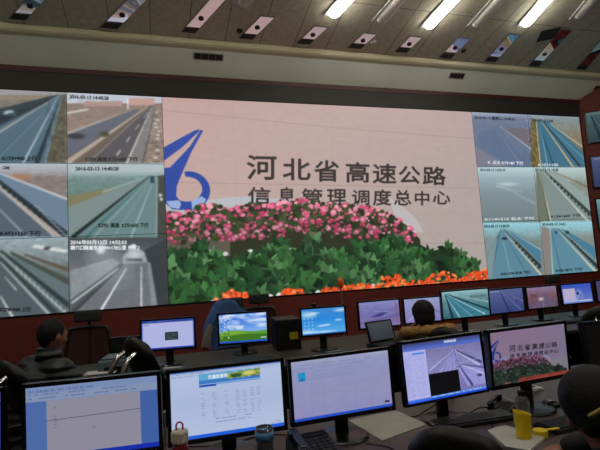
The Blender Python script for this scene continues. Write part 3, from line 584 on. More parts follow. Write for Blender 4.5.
word_lines(s2, .38, .7, .74, .79, 2, (90, 110, 160), 22, .8, .012, .6); s2.rect(0, .945, 1, 1, (34, 96, 226)); word_lines(s2, .88, .97, .9, .92, 2, (120, 130, 160), 23, .8, .01)
s3 = new_scr(280, 165, (152, 154, 196)); s3.grad(0, 0, 1, 1, [(0, (168, 172, 206)), (.12, (150, 156, 198)), (.6, (154, 154, 196)), (1, (150, 148, 196))]); s3.noise(0, 0, 1, 1, .015, 20, 10, 8); word_lines(s3, .1, .9, .08, .14, 2, (104, 106, 150), 7, .5, .009, .5)
s3.rect(.065, .2, .135, .35, (36, 150, 206)); s3.text('桌', .085, .3, .115, .34, (10, 60, 110)); word_lines(s3, .16, .62, .2, .32, 4, (96, 98, 140), 8, .85, .008, .5)
for k in range(12): s3.rect(.06, .42 + k * .042, .96, .423 + k * .042, (132, 132, 178), .5)
for x in (.18, .3, .46, .62, .78): s3.rect(x, .42, x + .003, .92, (130, 130, 176), .5)
s3.rect(0, .95, 1, 1, (40, 84, 206)); s3.rect(.92, .885, .97, .915, (22, 26, 50))
s4 = new_scr(240, 150, (150, 146, 206)); s4.rect(0, 0, 1, .13, (52, 74, 176)); s4.grad(0, 0, 1, .1, [(0, (60, 60, 100)), (1, (80, 110, 200))]); s4.text('视频监控', .52, .03, .68, .07, (215, 222, 240), .01); s4.rect(0, .13, .28, 1, (176, 178, 232)); s4.rect(.11, .17, .26, .2, (70, 130, 226)); word_lines(s4, .02, .1, .2, .88, 26, (130, 134, 196), 9, .8, .008); word_lines(s4, .13, .25, .24, .88, 26, (140, 144, 204), 19, .7, .008)
s4.grad(.28, .13, 1, .9, [(0, (122, 118, 168)), (.4, (140, 136, 188)), (1, (120, 116, 176))]); s4.poly([(.4, .56), (.62, .2), (.67, .2), (.66, .56)], (150, 148, 206)); s4.line((.66, .22), (.98, .5), (60, 60, 110), 2, 6); s4.line((.65, .24), (.95, .55), (186, 186, 226), 1, 5); s4.line((.63, .22), (.3, .5), (176, 174, 218), 1, 4)
for k in range(7): s4.line((.64, .22), (.28 + k * .06, .56), (110, 106, 160), 1, 2, .6)
s4.line((.64, .2), (.67, .56), (80, 84, 140), 2); s4.line((.66, .46), (1, .42), (150, 154, 214), 1.5); s4.poly([(.66, .55), (.7, .5), (1, .62), (1, .88), (.75, .88)], (150, 148, 210)); s4.line((.68, .5), (.82, .88), (74, 74, 130), 3, 8); s4.line((.72, .5), (1, .72), (190, 190, 232), 2, 4); s4.line((.7, .48), (1, .6), (94, 92, 150), 2, 6); s4.ell((.93, .72), 8, 4, (70, 70, 120))
s4.rect(.28, .56, .66, .98, (10, 10, 16)); s4.rect(.28, .93, 1, .965, (90, 140, 226)); s4.rect(0, .965, 1, 1, (20, 70, 214)); word_lines(s4, .3, .95, .94, .95, 1, (220, 230, 250), 31, .7, .014); s4.rect(0, .94, .28, .98, (60, 110, 226)); s4.noise(.28, .13, 1, .9, .06, 4, 3, 12)
# welcome picture again, small
sub = c.a[:, CX0:CX1]; iy = np.linspace(0, sub.shape[0] - 1, 165).astype(int); ix = np.linspace(0, sub.shape[1] - 1, 280).astype(int)
k3 = 3; s5a = sum(sub[np.clip(iy + d, 0, sub.shape[0] - 1)][:, np.clip(ix + e, 0, sub.shape[1] - 1)] for d in (-1, 0, 1) for e in (-1, 0, 1)) / 9
s5a = s5a * np.array([.76, .74, .96]); s5a = s5a * .9 + s5a.mean(axis=2, keepdims=True) * .1
n5 = 110; s5a[n5:] = s5a[n5:] * .45 + s5a[n5:].mean(axis=2, keepdims=True) * .55; s5a[152:, 90:] = s5a[152:, 90:] * .4 + np.array([190, 60, 50]) / 255 * .6
s0 = new_scr(120, 100, (60, 84, 200)); s0.grad(0, 0, 1, 1, [(0, (110, 84, 190)), (.12, (96, 92, 200)), (.14, (40, 60, 190)), (1, (52, 74, 196))]); s0.rect(0, .14, 1, .16, (10, 10, 30))
# back row
def road_pic(w, h, sky, land, roadc, vp, marks, hedge=None, seed=1):
    s = new_scr(w, h, land); s.grad(0, 0, 1, vp[1] + .05, [(0, sky), (1, [v * .9 for v in sky])]); s.noise(0, vp[1], 1, 1, .1, 5, 3, seed)
    s.poly([vp, (marks[0], 1.02), (marks[-1], 1.02)], roadc)
    for m_ in marks: s.line(vp, (m_, 1.02), [min(255, v * 1.5) for v in roadc], .6, 3, .8)
    if hedge is not None: s.line(vp, (hedge, 1.02), [v * .4 for v in roadc], 1, 9)
    return s
t1 = new_scr(150, 95, (176, 182, 226)); t1.rect(0, 0, 1, .09, (38, 66, 150)); word_lines(t1, .03, .6, .03, .05, 1, (160, 180, 220), 2, .7, .02); t1.rect(.03, .14, .14, .16, (110, 116, 160)); t1.rect(.44, .43, .69, .72, (34, 48, 52)); t1.rect(.46, .47, .67, .7, (44, 60, 60)); word_lines(t1, .48, .64, .5, .66, 4, (90, 110, 110), 3, .7, .02); t1.rect(0, .95, 1, 1, (30, 60, 190)); t1.rect(0, .09, .02, .95, (70, 96, 190)); t1.rect(.98, .09, 1, .95, (70, 96, 190))
t2 = new_scr(150, 95, (60, 110, 214)); t2.grad(0, 0, 1, .6, [(0, (28, 92, 214)), (1, (130, 176, 236))])
rr = random.Random(4)
for k in range(46): t2.ell((rr.random(), .04 + rr.random() ** 1.5 * .45), 6 + rr.random() * 14, 2 + rr.random() * 3, (226, 236, 250), .55, .8)
t2.poly([(0, .64), (.2, .58), (.4, .58), (.7, .64), (1, .62), (1, 1), (0, 1)], (96, 156, 48)); t2.poly([(0, .78), (.4, .7), (1, .74), (1, 1), (0, 1)], (62, 118, 34)); t2.ell((.3, .66), 30, 6, (150, 190, 70), .6, .8); t2.rect(0, .94, 1, 1, (30, 80, 206))
for i in range(3):
    for j in range(7): t2.rect(.04 + i * .07, .06 + j * .12, .065 + i * .07, .11 + j * .12, rr.choice([(230, 236, 240), (40, 60, 110), (20, 26, 40), (190, 200, 110)]), .85)
t2.rect(.36, .42, .5, .54, (206, 220, 240), .9); t2.rect(.86, .85, .98, .88, (230, 235, 240))
t3 = new_scr(130, 85, (60, 140, 214)); t3.grad(0, 0, 1, 1, [(0, (70, 140, 214)), (.4, (44, 136, 220)), (1, (96, 178, 236))]); t3.poly([(0, .1), (.16, .08), (.34, .2), (.36, .34), (0, .4)], (128, 190, 222), .5)
for x, y, a, b in ((.17, .22, 16, 6), (.3, .18, 12, 4), (.45, .68, 12, 3), (.58, .66, 9, 3), (.92, .12, 18, 5), (.85, .5, 10, 3), (.1, .9, 26, 6), (.5, .93, 30, 4)): t3.ell((x, y), a, b, (214, 232, 246), .75, .7)
for i in range(3):
    for j in range(6): t3.rect(.05 + i * .09, .1 + j * .13, .075 + i * .09, .14 + j * .13, (214, 228, 238), .7)
t3.rect(0, .95, 1, 1, (40, 110, 200))
t5 = new_scr(120, 75, (132, 128, 190)); t5.grad(0, 0, 1, 1, [(0, (152, 156, 214)), (.4, (128, 124, 190)), (1, (136, 126, 180))]); t5.poly([(.25, .6), (.6, .42), (.7, .46), (.5, .62)], (70, 74, 146)); t5.line((.05, .3), (.9, .5), (150, 150, 210), 2); t5.rect(.9, .1, .95, .9, (160, 96, 120), .6); t5.line((0, .8), (1, .6), (110, 104, 166), 3, 6); t5.noise(0, 0, 1, 1, .05, 8, 5, 3)
t6 = new_scr(120, 75, (150, 150, 205)); t6.grad(0, 0, 1, 1, [(0, (168, 176, 222)), (1, (142, 138, 200))]); t6.line((.1, .9), (.5, .3), (180, 180, 224), 5, 1); t6.line((1, .7), (.5, .3), (120, 120, 180), 5, 1); word_lines(t6, .08, .5, .06, .06, 1, (60, 70, 120), 4, .8, .03)
t7 = new_scr(150, 95, (96, 150, 160)); t7.grad(0, 0, 1, 1, [(0, (150, 196, 200)), (.25, (110, 150, 156)), (1, (56, 104, 118))]); t7.poly([(.05, .12), (.14, .1), (1, .72), (1, 1), (.3, 1)], (62, 124, 144)); t7.line((.1, .1), (.9, .95), (170, 206, 210), 1, 4); t7.line((.12, .1), (1, .8), (36, 56, 60), 2, 7); t7.line((.08, .12), (.35, 1), (150, 196, 206), 1, 4); t7.line((.08, .1), (.2, 1), (20, 60, 76), 2, 10); t7.line((.2, .12), (1, .5), (150, 186, 186), 1, 4); t7.rect(.6, .2, .95, .3, (90, 110, 110), .6); t7.noise(0, 0, 1, 1, .1, 4, 3, 5); t7.line((.1, .12), (.62, 1), (120, 170, 186), 1, 3)
t8 = new_scr(110, 75, (70, 84, 140)); t8.grad(0, 0, 1, 1, [(0, (96, 108, 160)), (1, (58, 72, 128))]); t8.line((.4, .15), (.9, .95), (110, 122, 176), 1, 4); t8.line((.35, .15), (.55, 1), (46, 58, 110), 2, 9); t8.line((.5, .15), (1, .6), (120, 126, 176), 1, 3); t8.rect(.04, .06, .3, .09, (170, 176, 210)); t8.ell((.72, .42), 3, 2, (150, 130, 110)); t8.noise(0, 0, 1, 1, .06, 4, 3, 6)
t9 = new_scr(100, 75, (124, 96, 120)); t9.grad(0, 0, 1, 1, [(0, (150, 130, 168)), (.4, (132, 96, 112)), (1, (104, 84, 110))]); t9.poly([(.45, .35), (.6, .35), (.9, 1), (.1, 1)], (110, 96, 124)); t9.poly([(.1, .7), (.35, .35), (.1, .3)], (120, 80, 86)); t9.ell((.45, .58), 8, 6, (232, 200, 190), .9, .5); t9.line((.5, .35), (.5, 1), (146, 130, 160), 1, 3); t9.noise(0, 0, 1, 1, .08, 5, 4, 7)
t10 = new_scr(110, 75, (60, 96, 190)); t10.grad(0, 0, 1, 1, [(0, (56, 84, 196)), (1, (110, 132, 206))]); t10.rect(.03, .22, .44, .76, (196, 184, 216)); word_lines(t10, .08, .38, .3, .6, 5, (150, 144, 180), 3, .6, .02); t10.rect(.03, .76, .48, .93, (176, 184, 224)); t10.ell((.56, .58), 13, 20, (150, 166, 220), .7, .4); t10.ell((.52, .5), 4, 7, (30, 36, 80)); t10.line((.55, .9), (.62, .5), (40, 60, 130), 2); t10.rect(.5, .86, .95, .93, (190, 200, 230))
t11 = new_scr(80, 60, (88, 84, 130))
BACKDZ = .82; FRONTDZ = .75
def monitor(p, W, H, yaw, tilt, arr, desk_z, lab, gain=1., bez=.018, stand='round', off=False, webcam=False, chin=None, group=None, roll=0.):
    """p = centre of the outer front face"""
    chin = chin or bez * 1.25
    t = thing('computer_monitor', lab, 'monitor', (p[0], p[1], desk_z), yaw, group)
    h0 = p[2] - desk_z; Mx = Matrix.Translation((0, 0, h0)) @ Matrix.Rotation(-tilt, 4, 'X') @ Matrix.Rotation(roll, 4, 'Y')
    bm = B(); x = W / 2; z = H / 2
    box(bm, -x, x, 0, .03, z - bez, z, .003, Mx); box(bm, -x, x, 0, .03, -z, -z + chin, .003, Mx)
    box(bm, -x, -x + bez, 0, .03, -z, z, .003, Mx); box(bm, x - bez, x, 0, .03, -z, z, .003, Mx)
    bz = obj('bezel', bm, MT['gloss'], t)
    bm = B(); box(bm, -x + .005, x - .005, .012, .045, -z + .005, z - .005, .004, Mx); box(bm, -x * .6, x * .6, .04, .065, -z * .6, z * .6, .012, Mx); obj('back_cover', bm, MT['plastic'], t)
    w_, h_ = W - 2 * bez, H - bez - chin
    if off:
        bm = B(); box(bm, -w_ / 2, w_ / 2, .004, .012, -z + chin, z - bez, 0, Mx); obj('screen', bm, MT['off'], t)
    else:
        o = picture('screen', arr, w_ + .004, h_ + .004, MT['screen2'], t, (0, .004, (chin - bez) / 2), gain); o.data.transform(Mx)
    bm = B(); box(bm, -.035, .035, .05, .075, .012, h0 + .02, .006); obj('neck', bm, MT['gloss'], t)
    bm = B()
    if stand == 'round': lathe(bm, [(.001, 0), (.125, 0), (.13, .006), (.12, .014), (.04, .022), (.001, .022)], 36, (0, .045, 0))
    else: box(bm, -.13, .13, -.04, .14, 0, .014, .006)
    obj('base', bm, MT['gloss'], t, smooth=False)
    bm = B(); cyl(bm, Mx @ Vector((x - .03, -.001, -z + chin * .5)), Mx @ Vector((x - .03, .004, -z + chin * .5)), .003, seg=8); obj('power_button', bm, MT['alu'], bz)
    if webcam:
        tw = thing('webcam', 'small black webcam on top of the monitor with the bright blue desktop', 'webcam', (p[0] - .08, p[1] + .02, p[2] + H / 2), yaw)
        bm = B(); ball(bm, (0, 0, .022), .022, (1.1, .8, .9), 14); obj('body', bm, MT['gloss'], tw, smooth=True); bm = B(); cyl(bm, (0, -.014, .022), (0, -.022, .022), .01); obj('lens', bm, MT['off'], tw); bm = B(); box(bm, -.018, .018, -.012, .02, 0, .006, .002); obj('clip', bm, MT['plastic'], tw)
    return t
monitor((-.283, 2.239, 1.024), .565, .344, -.107, -.039, s1.a, FRONTDZ, 'front desk monitor showing a document page with blue toolbars, before man in padded jacket', .72)
monitor((-.905, 2.30, 1.02), .565, .344, -.1, 0, s0.a, FRONTDZ, 'front desk monitor with plain blue violet screen at the left edge', .8)
monitor((.302, 2.307, 1.001), .565, .345, -.033, .033, s2.a, FRONTDZ, 'front desk monitor showing a pale website with blue banner', .9)
monitor((.872, 2.251, 1.012), .565, .322, .014, .016, s3.a, FRONTDZ, 'front desk monitor showing pale lilac table, beside the open paper', .86, roll=-.004)
monitor((1.459, 2.234, 1.033), .55, .33, .083, .06, s4.a, FRONTDZ, 'front desk monitor showing road camera views with a black square', .95, chin=.014)
monitor((1.959, 2.161, 1.059), .565, .318, .043, -.012, s5a, FRONTDZ, 'front desk monitor repeating the pink welcome picture', .8)
monitor((2.53, 2.06, 1.06), .5, .30, -.15, .1, None, FRONTDZ, 'switched off black monitor at the right end of front desk', off=True)
K = MT
monitor((.068, 4.484, 1.096), .50, .291, -.207, .059, t1.a, BACKDZ, 'back desk monitor showing white window with small dark square', .95)
monitor((.781, 4.629, 1.07), .50, .315, -.252, .055, t2.a, BACKDZ, 'back desk monitor showing green field and cloudy blue sky', .95)
monitor((1.511, 4.309, 1.098), .46, .28, -.10, .027, t3.a, BACKDZ, 'back desk monitor with bright blue sky desktop and webcam on top', .95, webcam=True)
monitor((2.248, 4.585, 1.083), .50, .303, -.015, .026, t5.a, BACKDZ, 'back desk monitor with violet picture, behind the laptop', .75)
monitor((2.80, 4.62, 1.077), .48, .295, -.07, .02, t6.a, BACKDZ, 'back desk monitor with pale violet picture, behind fur collared person', .75)
monitor((3.226, 4.44, 1.12), .605, .327, -.064, -.02, t7.a, BACKDZ, 'larger back desk monitor showing teal motorway view', .9)
monitor((3.852, 4.534, 1.10), .50, .30, .002, .008, t8.a, BACKDZ, 'back desk monitor showing dark blue road view', .8)
monitor((4.45, 4.62, 1.092), .465, .285, -.03, .026, t9.a, BACKDZ, 'back desk monitor showing dusky purple road with bright spot', .8)
monitor((4.99, 4.62, 1.098), .475, .27, -.06, .06, t10.a, BACKDZ, 'back desk monitor showing blue desktop with white window at right', .85)
monitor((5.56, 4.62, 1.10), .50, .29, -.05, .03, t11.a, BACKDZ, 'back desk monitor mostly cut off by the right edge', .6)
# small wall monitors on the right wall
wallpics = [t7.a * .6, t8.a * .8, t7.a * .9]
for k, (zc, lab) in enumerate(((4.40, 'small wall monitor on the red wall, topmost of the column'), (3.38, 'small wall monitor on the red wall, middle of the column'), (2.42, 'small wall monitor on the red wall, lowest of the column'))):
    t = thing('wall_monitor', lab, 'monitor', (0, 0, 0)); t.matrix_world = Mr @ Matrix.Translation((.72, 0, zc))
    bm = B(); box(bm, -.66, .66, -.05, 0, -.37, .37, .01); obj('housing', bm, MT['gloss'], t); picture('screen', wallpics[k], 1.26, .68, MT['screen2'], t, (0, -.053, 0), .8)

# ================================================================== DESKS
def desk(name, lab, x0, x1, y0, y1, z, m, posts=()):
    t = thing(name, lab, 'desk', ((x0 + x1) / 2, (y0 + y1) / 2, 0)); W = (x1 - x0) / 2; Dp = (y1 - y0) / 2
    bm = B(); box(bm, -W, W, -Dp, Dp, z - .035, z, .008); obj('worktop', bm, m, t)
    bm = B(); box(bm, -W + .02, W - .02, Dp - .08, Dp - .03, .0, z - .036); obj('back_panel', bm, MT['deskside'], t)
    n = 5
    for k in range(n + 1):
        xx = -W + .05 + (2 * W - .1) * k / n; bm = B(); box(bm, xx - .02, xx + .02, -Dp + .12, Dp - .081, 0, z - .036, .003); obj('side_panel', bm, MT['deskside'], t)
    for px in posts:
        bm = B(); box(bm, px - (x0 + x1) / 2 - .006, px - (x0 + x1) / 2 + .006, .3, .34, z, z + .17, .003); obj('post', bm, MT['alu'], t)
    return t
desk('console_desk', 'long brown grey front console desk under the large monitors', -2.6, 3.4, 1.66, 2.9, FRONTDZ, MT['desk'], (-.6, .01, .59, 1.17, 1.72))
desk('console_desk', 'long dark back console desk under the small monitors', -1.4, 6.6, 3.85, 5.05, BACKDZ, MT['desk2'])

# ================================================================== CHAIRS
def office_chair(lab, x, y, rz, group=None):
    """back towards local -Y, seat towards +Y"""
    t = thing('office_chair', lab, 'chair', (x, y, 0), rz, group)
    bm = B(); box(bm, -.25, .25, -.02, .46, .43, .52, .04, seg=3); obj('seat', bm, MT['leather'], t, smooth=True)
    # curved padded backrest
    bm = B(); nx, nz = 12, 14; fr = {}; bk = {}
    for i in range(nx + 1):
        for j in range(nz + 1):
            u = i / nx * 2 - 1; v = j / nz
            wd = .185 * (1 - .12 * (1 - v) ** 2) * (1 - .30 * max(0, v - .8) ** 2 / .04)
            xx = u * wd; z = .55 + v * .60 - .05 * u * u * max(0, (v - .5)) * 2
            yy = -.05 - v * .12 + .05 * u * u + .03 * math.sin(v * 5); th_ = .035 * math.sqrt(max(.0, 1 - abs(u) ** 6)) * math.sqrt(max(0, 1 - abs(2 * v - 1) ** 8)) + .004
            fr[i, j] = bm.verts.new((xx, yy + th_, z)); bk[i, j] = bm.verts.new((xx, yy - th_, z))
    for i in range(nx):
        for j in range(nz): bm.faces.new((fr[i, j], fr[i + 1, j], fr[i + 1, j + 1], fr[i, j + 1])); bm.faces.new((bk[i, j], bk[i, j + 1], bk[i + 1, j + 1], bk[i + 1, j]))
    for i in range(nx): bm.faces.new((fr[i, 0], bk[i, 0], bk[i + 1, 0], fr[i + 1, 0])); bm.faces.new((fr[i, nz], fr[i + 1, nz], bk[i + 1, nz], bk[i, nz]))
    for j in range(nz): bm.faces.new((fr[0, j], fr[0, j + 1], bk[0, j + 1], bk[0, j])); bm.faces.new((fr[nx, j], bk[nx, j], bk[nx, j + 1], fr[nx, j + 1]))
    obj('backrest', bm, MT['leather'], t, smooth=True)
    for s_ in (-1, 1):
        bm = B(); tube(bm, [(s_ * .07, -.18, 1.06), (s_ * .08, -.27, 1.0), (s_ * .085, -.31, .86), (s_ * .085, -.25, .66), (s_ * .08, -.07, .46), (s_ * .07, .12, .42)], .011, 8, 6, flat=1.6); obj('back_bracket', bm, MT['chrome'], t, smooth=True)
        bm = B(); tube(bm, [(s_ * .25, .12, .45), (s_ * .30, .12, .52), (s_ * .30, .08, .66)], .012, 8, 6); box(bm, s_ * .30 - .03, s_ * .30 + .03, -.03, .25, .655, .685, .01); obj('armrest', bm, MT['plastic'], t)
    bm = B(); cyl(bm, (0, .2, .1), (0, .2, .43), .028); box(bm, -.09, .09, .1, .3, .4, .435, .01); obj('stem', bm, MT['chrome'], t)
    bm = B()
    for k in range(5):
        a = 2 * math.pi * k / 5 + .3; cyl(bm, (0, .2, .1), (math.cos(a) * .29, .2 + math.sin(a) * .29, .065), .028, .016, 8)
    sb = obj('star_base', bm, MT['chrome'], t)
    for k in range(5):
        a = 2 * math.pi * k / 5 + .3; cx_, cy_ = math.cos(a) * .29, .2 + math.sin(a) * .29; bm = B(); cyl(bm, (cx_ - .022, cy_, .03), (cx_ + .022, cy_, .03), .03, seg=14); obj('caster', bm, MT['plastic'], sb)
    return t
office_chair('black leather office chair with chrome bracket at the left edge, left of seated man', -.90, 3.10, R(-66)).scale = (1.02, 1.02, 1.1)
office_chair('empty black leather office chair with twin chrome brackets before the white window monitor', -.02, 3.50, R(-60)).scale = (1.0, 1.0, 1.07)
office_chair('black chair under the fur collared person', 2.34, 3.50, R(-46)).scale = (.9, .9, .93)
office_chair('black office chair with chrome brackets at the right edge before blue desktop monitor', 3.72, 3.22, R(-40))
office_chair('black padded office chair in the foreground beside the white papers', 1.04, 1.52, R(-46)).scale = (.95, .95, .92)
office_chair('black office chair under the foreground person in black', 1.44, .76, R(2))
office_chair('black office chair under the man in padded jacket', -.82, 3.60, R(-50))
def mesh_chair(lab, x, y, rz, zt=1.26, jacket=None):
    """high mesh back with headrest, front towards local -Y"""
    t = thing('mesh_chair', lab, 'chair', (x, y, 0), rz)
    bm = B(); box(bm, -.25, .25, -.46, .02, .43, .51, .035, seg=3); obj('seat', bm, MT['greyfab'], t, smooth=True)
    bm = B(); pts = [(-.2, .04, .55), (-.235, .07, .75), (-.2, .10, zt - .24), (-.13, .10, zt - .19), (.13, .10, zt - .19), (.2, .10, zt - .24), (.235, .07, .75), (.2, .04, .55), (-.2, .04, .55)]
    tube(bm, pts, .02, 8, 5); obj('back_frame', bm, MT['plastic'], t, smooth=True)
    bm = B(); n = 8; g = [[bm.verts.new(((-.2 + .4 * i / n) * (1 + .12 * math.sin(j / n * 3.1)) * (1 if j < n else .75), .045 + .055 * j / n + .02 * math.cos((i / n - .5) * 3), .56 + (zt - .2 - .56) * j / n)) for i in range(n + 1)] for j in range(n + 1)]
    for j in range(n):
        for i in range(n): bm.faces.new((g[j][i], g[j][i + 1], g[j + 1][i + 1], g[j + 1][i]))
    o = obj('mesh_back', bm, MT['mesh'], t); o.modifiers.new('thick', 'SOLIDIFY').thickness = .004
    bm = B(); box(bm, -.14, .14, .05, .12, zt - .13, zt, .03, seg=4); obj('headrest', bm, MT['greyfab'], t, smooth=True)
    bm = B(); tube(bm, [(0, .12, zt - .06), (0, .15, zt - .2), (0, .13, .7), (0, .05, .45), (0, -.15, .42)], .016, 8, 6); obj('spine', bm, MT['plastic'], t, smooth=True)
    for s_ in (-1, 1):
        bm = B(); tube(bm, [(s_ * .25, -.2, .45), (s_ * .29, -.2, .55), (s_ * .29, -.18, .66)], .013, 8, 5); box(bm, s_ * .29 - .03, s_ * .29 + .03, -.3, -.06, .655, .68, .01); obj('armrest', bm, MT['plastic'], t)
    bm = B(); cyl(bm, (0, -.2, .1), (0, -.2, .43), .028); obj('stem', bm, MT['plastic'], t)
    bm = B()
    for k in range(5):
        a = 2 * math.pi * k / 5; cyl(bm, (0, -.2, .1), (math.cos(a) * .29, -.2 + math.sin(a) * .29, .065), .028, .016, 8)
    sb = obj('star_base', bm, MT['plastic'], t)
    for k in range(5):
        a = 2 * math.pi * k / 5; cx_, cy_ = math.cos(a) * .29, -.2 + math.sin(a) * .29; bm = B(); cyl(bm, (cx_ - .022, cy_, .03), (cx_ + .022, cy_, .03), .03, seg=14); obj('caster', bm, MT['plastic'], sb)
    return t
mesh_chair('high backed mesh chair with grey headrest behind the seated man', -.76, 5.56, R(-6), 1.31)
mesh_chair('mesh chair with the blue jacket over it behind the green field monitor', .86, 5.62, R(10), 1.32)
mesh_chair('dark mesh chair with headrest just right of the blue jacket', 1.29, 6.25, R(-12), 1.31)
mesh_chair('mesh chair with dark headrest in front of the lower right feeds', 6.0, 5.9, R(0), 1.28)
# blue jacket hung over the mesh chair
bm = B(); n = 18; m_ = 12
for s_, y0 in ((0, .0),):
    rings = []
    for j in range(m_ + 1):
        v = j / m_; z = 1.30 - v * .55; hw = .10 + .16 * min(1, v * 2.2) ** .6; row = []
        for i in range(n):
            a = 2 * math.pi * i / n; f_ = 1 + .07 * math.sin(a * 5 + v * 4)
            row.append(bm.verts.new((math.cos(a) * hw * f_ - .06 * v, .09 + math.sin(a) * (.055 + .05 * v) * f_, z + .012 * math.sin(a * 3))))
        rings.append(row)
    for a, b in zip(rings, rings[1:]):
        for k in range(n): bm.faces.new((a[k], a[(k + 1) % n], b[(k + 1) % n], b[k]))
    bm.faces.new(rings[0])
jk = thing('jacket', 'blue jacket with grey front draped over the chair behind the green field monitor', 'jacket', (.80, 5.60, 0), R(10))
obj('shell', bm, MT['blue'], jk, smooth=True)
bm = B(); tube(bm, [(-.16, .04, 1.18), (-.27, 0, 1.02), (-.31, -.02, .84)], lambda t: .06 - .015 * t, 10, 6); obj('sleeve', bm, MT['blue'], jk, smooth=True)
bm = B(); tube(bm, [(-.26, -.08, 1.04), (-.31, -.09, .92), (-.33, -.08, .80)], lambda t: .05 + .03 * t, 10, 6, flat=.5); obj('lining', bm, MT['greycloth'], jk, smooth=True)
bm = B(); box(bm, -.37, -.27, -.11, -.05, .77, .80, .01); obj('hem', bm, MT['red'], jk)

# ================================================================== PEOPLE
def capsule(bm, a, b, r1, r2=None, seg=14):
    r2 = r1 if r2 is None else r2; a = Vector(a); b = Vector(b)
    if (b - a).length > 1e-4: cyl(bm, a, b, r1, r2, seg)
    ball(bm, a, r1, seg=seg); ball(bm, b, r2, seg=seg)
def fuse(o, vox, sm=6):
    r = o.modifiers.new('fuse', 'REMESH'); r.mode = 'VOXEL'; r.voxel_size = vox; r.use_smooth_shade = True
    s = o.modifiers.new('soft', 'SMOOTH'); s.factor = .5; s.iterations = sm
def ik(a, c_, l1, l2, pole):
    a = Vector(a); c_ = Vector(c_); d = c_ - a; L_ = min(d.length, (l1 + l2) * .999); d.normalize()
    x = (l1 * l1 - l2 * l2 + L_ * L_) / (2 * L_); h = math.sqrt(max(0, l1 * l1 - x * x)); p = Vector(pole); p = (p - d * p.dot(d)).normalized(); return a + d * x + p * h, a + d * L_
def person(lab, x, y, rz, lean, hands, hyaw, hpitch, jacket, hair='short', scale=1., twist=0., side=0., pole=(.8, -.3, -.8), bulk=1., extra=None, collar=None):
    """seated figure facing local +Y"""
    t = thing('person', lab, 'person', (x, y, 0), rz); t.scale = (scale,) * 3
    hip = Vector((0, 0, .56)); up = Vector((math.sin(side), math.sin(lean), math.cos(lean))).normalized(); fw = Vector((0, math.cos(lean), -math.sin(lean)))
    ch = hip + up * .32; sh = hip + up * .47; nk = hip + up * .56; tw = Matrix.Rotation(twist, 3, 'Z'); rt = tw @ Vector((1, 0, 0))
    Hc = nk + up * .04 + fw * .02 + Vector((0, 0, .11))
    HM = Matrix.Translation(Hc) @ Matrix.Rotation(hyaw, 4, 'Z') @ Matrix.Rotation(hpitch, 4, 'X')
    b = B(); j = B(); lg = B(); shs = B()
    capsule(b, hip, ch, .13, .14); capsule(b, nk - up * .06, Hc + Vector((0, 0, -.05)), .055, .052)
    # head
    ball(b, (0, 0, 0), .1, (.77, .95, 1.05), 24, HM); 
    def hb(p, r_, sc): ball(b, HM @ Vector(p), r_, sc, 12, HM.to_3x3().to_4x4())
    hb((0, .035, -.055), .06, (.88, .85, .85)); hb((0, .062, -.078), .03, (1.1, .8, .8)); hb((0, .09, .022), .02, (2.4, .6, .5)); hb((0, .098, -.012), .013, (.7, .9, 1.8)); hb((0, .106, -.025), .012, (1.1, 1, .8)); hb((0, .088, -.052), .017, (1.2, .55, .3)); hb((0, .087, -.060), .016, (1., .55, .3))
    for s_ in (-1, 1): hb((s_ * .078, -.005, -.01), .03, (.3, .6, 1)); hb((s_ * .045, .065, -.03), .028, (.8, .6, .8))
    # torso of the jacket
    capsule(j, hip + Vector((0, 0, -.02)), ch, .155 * bulk, .165 * bulk); ball(j, hip + up * .2, .15 * bulk, (1.18, .95, 1.2)); ball(j, ch + up * .04, .165 * bulk, (1.2, .85, .8)); ball(j, nk - up * .055, .085, (1.15, 1, .8))
    for s_ in (-1, 1):
        S_ = sh + rt * s_ * .185; capsule(j, ch + up * .12, S_, .085 * bulk, .078 * bulk)
        H_ = Vector(hands[0 if s_ < 0 else 1]); el, H_ = ik(S_, H_, .29, .26, Vector((s_ * pole[0], pole[1], pole[2]))); fd = (H_ - el).normalized()
        capsule(j, S_, el, .074 * bulk, .058 * bulk); capsule(j, el, el + (H_ - el) * .92, .057 * bulk, .042 * bulk); capsule(b, S_, el, .045, .04); capsule(b, el, H_, .038, .026)
        # hand: palm and five fingers
        side_ = fd.cross(Vector((0, 0, 1))); side_ = side_.normalized() if side_.length > .1 else Vector((1, 0, 0)); dn = fd.cross(side_).normalized()
        if dn.z > 0: dn = -dn
        pc = H_ + fd * .045; rotm = Matrix((side_, fd, dn)).transposed().to_4x4(); ball(b, pc, .042, (.95, 1.15, .42), 14, rotm)
        for k, (off, l_) in enumerate(((-.029, .062), (-.010, .074), (.010, .070), (.028, .055))):
            a0 = pc + side_ * off + fd * .035; a1 = a0 + fd * l_ * .45 + dn * .006; a2 = a1 + (fd * .7 + dn * .7).normalized() * l_ * .32; a3 = a2 + (fd * .3 + dn).normalized() * l_ * .25
            capsule(b, a0, a1, .0095, .009, 8); capsule(b, a1, a2, .009, .0085, 8); capsule(b, a2, a3, .0085, .0075, 8)
        ts = -s_; th0 = pc + side_ * (.034 * (1 if side_.dot(rt) * ts > 0 else -1)) - fd * .02; sd = side_ * (1 if side_.dot(rt) * ts > 0 else -1)
        th1 = th0 + (sd * .6 + fd * .8).normalized() * .035 + dn * .006; capsule(b, th0, th1, .012, .0105, 8); capsule(b, th1, th1 + (fd + sd * .1 + dn * .2).normalized() * .03, .0105, .009, 8)
        # legs
        hp = hip + Vector((s_ * .09, .02, -.02)); kn = Vector((s_ * .15, .42, .50)); ft_ = Vector((s_ * .15, .40, .09))
        capsule(lg, hp, kn, .088, .062); capsule(lg, kn, ft_, .06, .042); capsule(b, hp, kn, .05, .045); capsule(b, kn, ft_, .04, .032)
        capsule(shs, ft_ + Vector((0, -.03, -.045)), ft_ + Vector((0, .15, -.055)), .044, .035)
